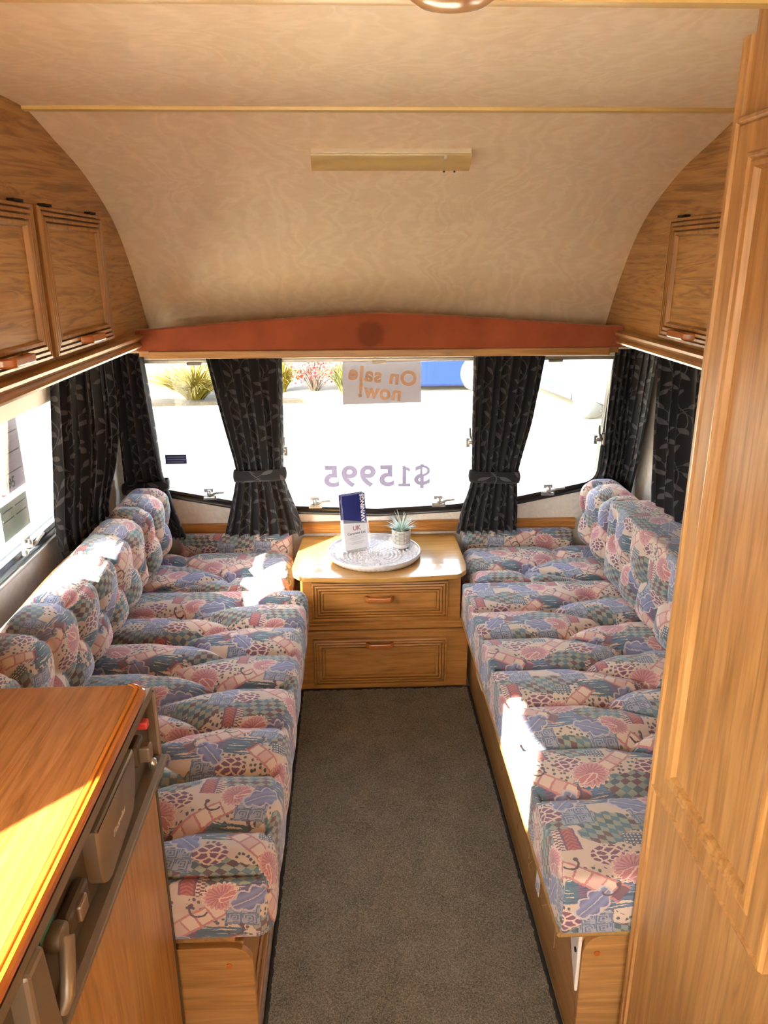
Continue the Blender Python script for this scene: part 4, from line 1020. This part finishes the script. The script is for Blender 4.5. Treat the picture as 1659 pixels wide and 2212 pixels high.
# ------------------------------------------------------------------ tray, leaflets, plant
TC = (-.020, 2.702)
t = thing('tray', 'round white tray with a pressed petal pattern on the chest', 'tray', (TC[0], TC[1], .475))
nr, nt_ = 46, 288; vs = []; fs = []
RT = .176
for i in range(nr+1):
    q = i/nr; r_ = .004+(RT-.006)*q
    for k in range(nt_):
        th = 2*pi*k/nt_
        rg = q*11; ring = math.floor(rg); fr_ = rg-ring; nl = 12+4*ring if ring < 9 else 48
        pet = abs(sin(nl*th/2+(ring % 2)*pi/2)); cup = pet**.6*sin(pi*min(1, fr_*1.0))
        z = .4785+.0055*cup
        if q > .90: z += (q-.90)/.10*.015
        vs.append((TC[0]+r_*cos(th), TC[1]+r_*sin(th), z))
for i in range(nr):
    for k in range(nt_): fs.append((i*nt_+k, i*nt_+(k+1) % nt_, (i+1)*nt_+(k+1) % nt_, (i+1)*nt_+k))
fs.append(tuple(range(nt_))[::-1])
base = len(vs)
rimp = [(RT-.003, .5015), (RT, .5020), (RT+.001, .4995), (RT-.001, .489), (RT-.012, .4775), (RT-.02, .4762), (.01, .4762)]
for r_, z in rimp:
    for k in range(nt_):
        th = 2*pi*k/nt_; sc = .0035*abs(sin(30*th)) if .477 < z < .4995 else 0
        vs.append((TC[0]+(r_+sc)*cos(th), TC[1]+(r_+sc)*sin(th), z))
for j in range(-1, len(rimp)-1):
    a = base+j*nt_ if j >= 0 else nr*nt_; b = base+(j+1)*nt_
    for k in range(nt_): fs.append((a+k, a+(k+1) % nt_, b+(k+1) % nt_, b+k))
fs.append(tuple(base+(len(rimp)-1)*nt_+k for k in range(nt_)))
MB().add(vs, fs).build('plate', WHITEC, t, smooth=50)

HM = Matrix.Translation((-.083, 2.742, .4845))@Matrix.Rotation(radians(27), 4, 'Z')
TILT = Matrix.Rotation(radians(-8), 4, 'X')     # leaning back (+y at the top)
t = thing('leaflet_holder', 'clear acrylic leaflet holder standing on the tray', 'holder', (-.083, 2.742, .4835))
g = HM@TILT
MB().box(-.056, .056, -.004, -.002, .004, .105, g).build('front_plate', ACRYL, t, bevel=.0006)
MB().box(-.056, .056, .016, .018, .004, .150, g).build('back_plate', ACRYL, t, bevel=.0006)
MB().box(-.056, .056, -.004, .018, .002, .004, g).build('base_plate', ACRYL, t)
for sx in (-.056, .0545): MB().box(sx, sx+.0015, -.002, .016, .004, .105, g).build('side_plate', ACRYL, t)
MB().box(-.05, .05, -.012, .040, .0, .0018, HM).build('foot', ACRYL, t, bevel=.0006)
for k in range(5):
    lab = ['foremost leaflet in the holder, navy top reading AWNINGS over white', 'second leaflet in the holder, just behind the foremost one', 'third leaflet in the holder, in the middle of the stack', 'fourth leaflet in the holder, next to the rearmost', 'rearmost leaflet in the holder, against its back plate'][k]
    G = g@Matrix.Translation((-.0022*k*.6, .0005+.003*k, .0045))@Matrix.Rotation(radians((0, -.6, .5, -1.0, .3)[k]), 4, 'Y')
    c = G@Vector((0, 0, 0))
    t2 = thing('leaflet', lab, 'leaflet', c, group='leaflets in the acrylic holder')
    W_, H_ = .0495, .213+.0015*k
    MB().box(-W_, W_, 0, .0016, 0, H_, G).build('sheet', PAPERW, t2)
    MB().prism([(-W_, .122), (W_, .098), (W_, H_), (-W_, H_)], 'y', -.0003, .0001, G).build('navy_panel', NAVY, t2)
    if k == 0:
        MB().prism([(-W_, .108), (W_, .094), (W_, .098), (-W_, .122)], 'y', -.0003, .0001, G).build('grey_band', GREYB, t2)
        FM = G@Matrix(((1, 0, 0, 0), (0, 0, -1, -.0004), (0, 1, 0, 0), (0, 0, 0, 1)))
        vs, fs = text_geo('AWNINGS', .0235, .0002, .0006)
        MB().add(vs, fs, FM@Matrix.Translation((.044, .156, 0))@Matrix.Rotation(radians(90), 4, 'Z')).build('title_lettering', WHITEI, t2)
        vs, fs = text_geo('UK', .024, .0002, .0010)
        MB().add(vs, fs, FM@Matrix.Translation((.004, .074, 0))).build('logo_lettering', FLAG, t2)
        vs, fs = text_geo('Caravans Ltd', .0145, .0002, .0004)
        MB().add(vs, fs, FM@Matrix.Translation((.002, .058, 0))).build('name_lettering', INK, t2)
        for z, w in ((.049, .022), (.043, .030), (.037, .020), (.026, .032), (.020, .024)):
            MB().box(-w, w, -.0004, 0, z, z+.0018, G).build('small_print', INKL, t2)
PC = (.088, 2.772)
t = thing('potted_succulent', 'small spiky air plant in a black-hatched white pot on the tray', 'plant', (PC[0], PC[1], .484))
MB().lathe([(.012, .4845), (.029, .4845), (.032, .487), (.0335, .492), (.0345, .502)], (PC[0], PC[1], 0), 40).build('pot_foot', WHITEC, t, smooth=40)
MB().lathe([(.0345, .502), (.0362, .520), (.0366, .556), (.0360, .5585), (.0335, .5575), (.0325, .545), (.005, .543)], (PC[0], PC[1], 0), 40).build('pot', POTM, t, smooth=40)
MB().lathe([(.0325, .545), (.031, .549), (.01, .551), (.002, .552)], (PC[0], PC[1], 0), 24).build('soil', SOIL, t)
rs = random.Random(3)
for k in range(46):
    az = k*2.39996+rs.uniform(-.2, .2); lay = k/45
    L = rs.uniform(.055, .085)*(1 if lay > .3 else 1.0); tilt = radians(12+58*lay)+rs.uniform(-.1, .1); w = rs.uniform(.0028, .0042)
    pts = []; x = .004+.006*lay; z = .550; ang = tilt
    nseg = 6; lp = []
    for j in range(nseg+1):
        q = j/nseg; ww = w*(1-q)**.7+.0003; th_ = ww*.45
        ca, sa = cos(az), sin(az)
        def at(u, n_): return (PC[0]+(x+n_*cos(ang))*ca-u*sa, PC[1]+(x+n_*cos(ang))*sa+u*ca, z-n_*sin(ang)*1)
        lp.append([at(-ww, 0), at(0, -th_), at(ww, 0), at(0, th_)])
        x += L/nseg*sin(ang); z += L/nseg*cos(ang); ang += radians(rs.uniform(1, 7))
    MB().loops(lp).build('leaf', LEAF, t, smooth=60)

# ------------------------------------------------------------------ sign, price and data sheets on the glass
YG = YF+.0215
t = thing('sale_sign', 'white paper sale sign with mirrored orange lettering on the front window', 'sign', (.024, YG, 1.01))
MB().add([(-.131, YG, 1.008), (.178, YG, 1.014), (.176, YG, 1.176), (-.129, YG, 1.176)], [(0, 1, 2, 3)]).build('paper', SIGNP, t)
for body, x, z, sz in (('On sale', .024, 1.094, .080), ('now!', .012, 1.032, .080)):
    vs, fs = text_geo(body, sz, 0, .0027, 0, 1.08)
    M = Matrix.Translation((x, YG-.0006, z))@Matrix.Rotation(radians(6.5), 4, 'Y')@Matrix(((-1, 0, 0, 0), (0, 0, -1, 0), (0, 1, 0, 0), (0, 0, 0, 1)))
    for lv, lf in letters(vs, fs): MB().add(lv, lf, M).build('letter', SIGNT, t)
t = thing('price_lettering', 'large mirrored price 15995 dollars stuck on the front window', 'lettering', (-.008, YG, .68))
for ch, x in (('$', .186), ('1', .113), ('5', .040), ('9', -.036), ('9', -.110), ('5', -.184)):
    vs, fs = text_geo(ch, .120, 0, .0026 if ch == '$' else .0040)
    mb = MB()
    if ch == '1': mb.add([(x+dx, YG-.0004, z) for dx, z in ((-.026, .669), (.026, .669), (.026, .682), (.008, .682), (.008, .737), (.024, .731), (.024, .744), (0, .757), (-.009, .757), (-.009, .682), (-.026, .682))], [tuple(range(11))])
    else: mb.add(vs, fs, Matrix.Translation((x, YG-.0004, .675+(.002 if ch == '$' else 0)))@Matrix(((-1.12, 0, 0, 0), (0, 0, -1, 0), (0, 1, 0, 0), (0, 0, 0, 1))))
    mb.build('character', VINYL, t)
t = thing('window_sticker', 'small dark blue label on the lower left front window', 'sticker', (-.80, YG, .79))
MB().box(-.842, -.758, YG-.0008, YG, .778, .816).build('label', NAVY, t)
for k in range(3): MB().box(-.835, -.77+.01*k, YG-.0013, YG-.0008, .785+.010*k, .788+.010*k).build('print_line', GREYB, t)
XG = -XW-.030
def data_sheet(label, mat, y0, y1, z0, z1, lines, price):
    t = thing('data_sheet', label, 'paper', (XG, (y0+y1)/2, z0))
    MB().box(XG-.0006, XG, y0, y1, z0, z1).build('paper', mat, t)
    n = lines
    for k in range(n):
        z = z1-.018-(z1-z0-.06)*k/n; hd = (k % 4 == 0)
        for a, b in ((y0+.012, (y0+y1)/2-.01), ((y0+y1)/2+.006, y1-.012)):
            MB().box(XG, XG+.0003, a, b-(0 if hd else .02*(k % 3)), z-(.0035 if hd else .0016), z).build('print_line', INK if hd else INKL, t)
    if price:
        vs, fs = text_geo(price, .042, .0002, .0006)
        MB().add(vs, fs, Matrix.Translation((XG+.0004, (y0+y1)/2, z0+.012))@Matrix(((0, 0, 1, 0), (1, 0, 0, 0), (0, 1, 0, 0), (0, 0, 0, 1)))).build('price', INK, t)
    sl2 = MB().box(XG-.003, XG+.003, y0-.012, y1+.012, z0-.01, z0-.002); sl2.build('sleeve_edge', ACRYL, t)
data_sheet('lavender printed data sheet seen through the left side window', SHEETP, 1.925, 2.175, .935, 1.225, 17, '17,195')
data_sheet('smaller grey-green printed sheet below the lavender one', SHEETG, 1.99, 2.165, .815, .915, 6, None)

# ------------------------------------------------------------------ outside
ZG = -.55
tag(MB().box(-40, 40, -30, 60, ZG-.1, ZG).build('ground', CONC), 'sunlit pale concrete yard outside the front window', 'ground', kind='structure')
tag(MB().prism(round_poly([(-6.5, 11.3), (-.05, 11.75), (.25, 12.6), (-.2, 15.5), (-6.5, 15.5)], .3, 5), 'z', ZG, ZG+.05).build('garden_bed', BARK), 'brown mulched garden bed behind the yard', 'garden bed', kind='structure')
def clump(label, x, y, R, H, n, mat, seed, bend=1.0):
    rs = random.Random(seed); mb = MB()
    for k in range(n):
        az = rs.uniform(0, 2*pi); L = H*rs.uniform(.6, 1.15); ang = rs.uniform(.05, .75); w = rs.uniform(.008, .018)
        px, pz, pr_ = 0, 0, rs.uniform(0, .12*R); lp = []; m = 5
        ca, sa = cos(az), sin(az)
        for j in range(m+1):
            ww = w*(1-j/m)+.001; X = pr_+px
            lp.append([(x+X*ca-ww*sa, y+X*sa+ww*ca, ZG+.04+pz), (x+X*ca+ww*sa, y+X*sa-ww*ca, ZG+.04+pz), (x+X*ca, y+X*sa, ZG+.04+pz+ww*.5)])
            px += L/m*sin(ang)*R/H*1.1; pz += L/m*cos(ang); ang = min(2.3, ang+rs.uniform(.12, .34)*bend)
        mb.loops(lp)
    t = thing('grass_clump', label, 'plant', (x, y, ZG+.05)); mb.build('blades', mat, t)
    return t
clump('yellow-green ornamental grass clump seen through the left front pane', -2.55, 11.9, 1.1, .85, 700, GRASSM, 1)
clump('yellow-green grass clump just left of the red flowering bush', -1.25, 12.5, .45, .8, 300, GRASSM, 2)
clump('olive grass clump between the red bush and the sale sign', -.24, 12.35, .45, .8, 300, GRASS2, 3)
rs = random.Random(5)
t = thing('flowering_bush', 'red flowering bush behind the yard, left of the sale sign', 'plant', (-.72, 12.55, ZG+.05))
mb = MB(); mf = MB()
for k in range(60):
    az = rs.uniform(0, 2*pi); el = rs.uniform(.3, 1.5); L = rs.uniform(.4, .95)
    p = Vector((-.72+L*.55*cos(az)*cos(el), 12.55+L*.55*sin(az)*cos(el), ZG+.06+L*sin(el)))
    mb.tube([(-.72+.05*cos(az), 12.55+.05*sin(az), ZG+.04), tuple((Vector((-.72, 12.55, ZG+.1))+p)/2), tuple(p)], .006, 4)
    for q in range(9):
        c = p+Vector((rs.gauss(0, .06), rs.gauss(0, .06), rs.gauss(0, .05))); r_ = rs.uniform(.012, .028)
        a = Vector((rs.gauss(0, 1), rs.gauss(0, 1), rs.gauss(0, 1))).normalized(); b = a.orthogonal().normalized(); cc = a.cross(b)
        mf.add([tuple(c+a*r_), tuple(c+b*r_), tuple(c-a*r_), tuple(c-b*r_), tuple(c+cc*r_*.6), tuple(c-cc*r_*.6)], [(0, 1, 4), (1, 2, 4), (2, 3, 4), (3, 0, 4), (1, 0, 5), (2, 1, 5), (3, 2, 5), (0, 3, 5)])
mb.build('branches', STEM, t); mf.build('blossom', REDF, t)
def wheel(par, c, R, axis, w=.2):
    o = MB().lathe([(R*.62, -w/2), (R*.95, -w/2), (R, -w*.35), (R, w*.35), (R*.95, w/2), (R*.62, w/2)], c, 28, axis=axis).build('wheel', TYRE, par, smooth=40)
    MB().lathe([(R*.62, -w*.42), (R*.2, -w*.5), (R*.12, w*.3), (R*.62, w*.42)], c, 20, axis=axis).build('hub_cap', ALU, o, smooth=40)
def vehicle(label, prof, glass, width, M, mat, wheels, R, sill=True):
    """side profile (x along, z up) extruded across y by width, placed by M"""
    c = M@Vector((0, 0, 0)); t = thing('car', label, 'car', c)
    MB().prism(prof, 'y', -width/2, width/2, M).build('body', mat, t, bevel=.04, smooth=40)
    for gp in glass: MB().prism(gp, 'y', -width/2-.006, width/2+.006, M).build('side_window', DKGL, t)
    for wx in wheels:
        for sy in (-1, 1):
            cc = M@Vector((wx, sy*(width/2-.08), R)); ang = math.atan2((M.to_3x3()@Vector((1, 0, 0))).y, (M.to_3x3()@Vector((1, 0, 0))).x)
            g = Matrix.Translation(cc)@Matrix.Rotation(ang, 4, 'Z')
            o = MB().lathe([(R*.62, -.1), (R*.95, -.1), (R, -.07), (R, .07), (R*.95, .1), (R*.62, .1)], (0, 0, 0), 28, axis='y', M=g).build('wheel', TYRE, t, smooth=40)
            MB().lathe([(R*.62, -.09), (R*.2, -.105), (R*.15, .105), (R*.62, .09)], (0, 0, 0), 20, axis='y', M=g).build('hub_cap', ALU, o, smooth=40)
    x0 = min(p[0] for p in prof); x1 = max(p[0] for p in prof)
    if sill: MB().box(wheels[0]+R+.05, wheels[1]-R-.05, -width/2-.015, width/2+.015, .20, .36, M).build('sill_trim', SILL, t, bevel=.02)
    return t
cp = [(-2.1, .35), (-2.15, .75), (-1.95, .95), (-1.2, 1.05), (-.6, 1.5), (.9, 1.52), (1.6, 1.05), (2.05, .95), (2.12, .5), (2.0, .30), (1.75, .26), (-1.9, .28)]
gl = [[(-1.0, 1.08), (-.55, 1.42), (.1, 1.44), (.1, 1.08)], [(.18, 1.08), (.18, 1.44), (.85, 1.43), (1.35, 1.08)]]
vehicle('dark blue car parked beyond the yard, right of the sale sign', [(x, z if z > .4 else .10+(z-.26)*.5) for x, z in cp], gl, 1.75, Matrix.Translation((1.28, 13.4, ZG))@Matrix.Rotation(radians(2), 4, 'Z')@Matrix.Scale(.52, 4, (1, 0, 0)), BLUEC, (-1.35, 1.3), .31, False)
vehicle('silver car parked at an angle beyond the right front pane', cp, gl, 1.78, Matrix.Translation((3.70, 11.75, ZG))@Matrix.Rotation(radians(100.5), 4, 'Z'), SILV, (-1.35, 1.3), .33)
t = thing('portable_cabin', 'off-white cabin with a window far beyond the left front pane', 'cabin', (-6.2, 17.5, ZG))
MB().box(-8.5, -3.6, 17, 20, ZG, 2.2).build('walls', OFFW, t)
wv = MB().box(-4.9, -4.35, 16.97, 17.0, ZG+.25, 1.2).build('window', WHITEP, t)
MB().box(-4.85, -4.40, 16.95, 16.97, ZG+.3, 1.15).build('pane', DKGL, wv)
MB().box(-6.0, -5.3, 16.97, 17.0, ZG, 1.5).build('door', SILV, t)
t = thing('blue_skip', 'bright cyan skip standing right of the distant cabin', 'skip', (-3.0, 16.1, ZG))
MB().prism([(-3.45, ZG+.15), (-2.6, ZG+.15), (-2.3, ZG+1.3), (-3.6, ZG+1.3)], 'y', 15.6, 16.6).build('bin', CYANP, t, bevel=.02)
MB().box(-3.64, -2.26, 15.56, 16.64, ZG+1.3, ZG+1.38).build('rim', OFFW, t)
for k in (-3.3, -2.75): MB().box(k-.06, k+.06, 15.65, 16.55, ZG, ZG+.15).build('foot', TYRE, t)
t = thing('neighbouring_caravan', 'cream neighbouring caravan outside the left side window', 'caravan', (-4.2, 6.5, ZG))
MB().prism([(3.6, ZG+.35), (8.6, ZG+.35), (9.0, ZG+.8), (8.7, ZG+2.3), (8.2, ZG+2.6), (3.6, ZG+2.6)], 'x', -6.2, -4.1).build('body', OFFW, t, bevel=.05)
MB().prism(round_poly([(5.6, ZG+1.1), (8.2, ZG+1.1), (8.2, ZG+1.95), (5.6, ZG+1.95)], .1, 5), 'x', -4.1, -4.085).build('window', DKGL, t)
MB().box(-4.098, -4.08, 3.6, 8.6, ZG+.62, ZG+.70).build('side_stripe', CREAMP, t)
wheel(t, (-4.25, 5.0, ZG+.31), .31, 'x')
bpy.context.view_layer.update()
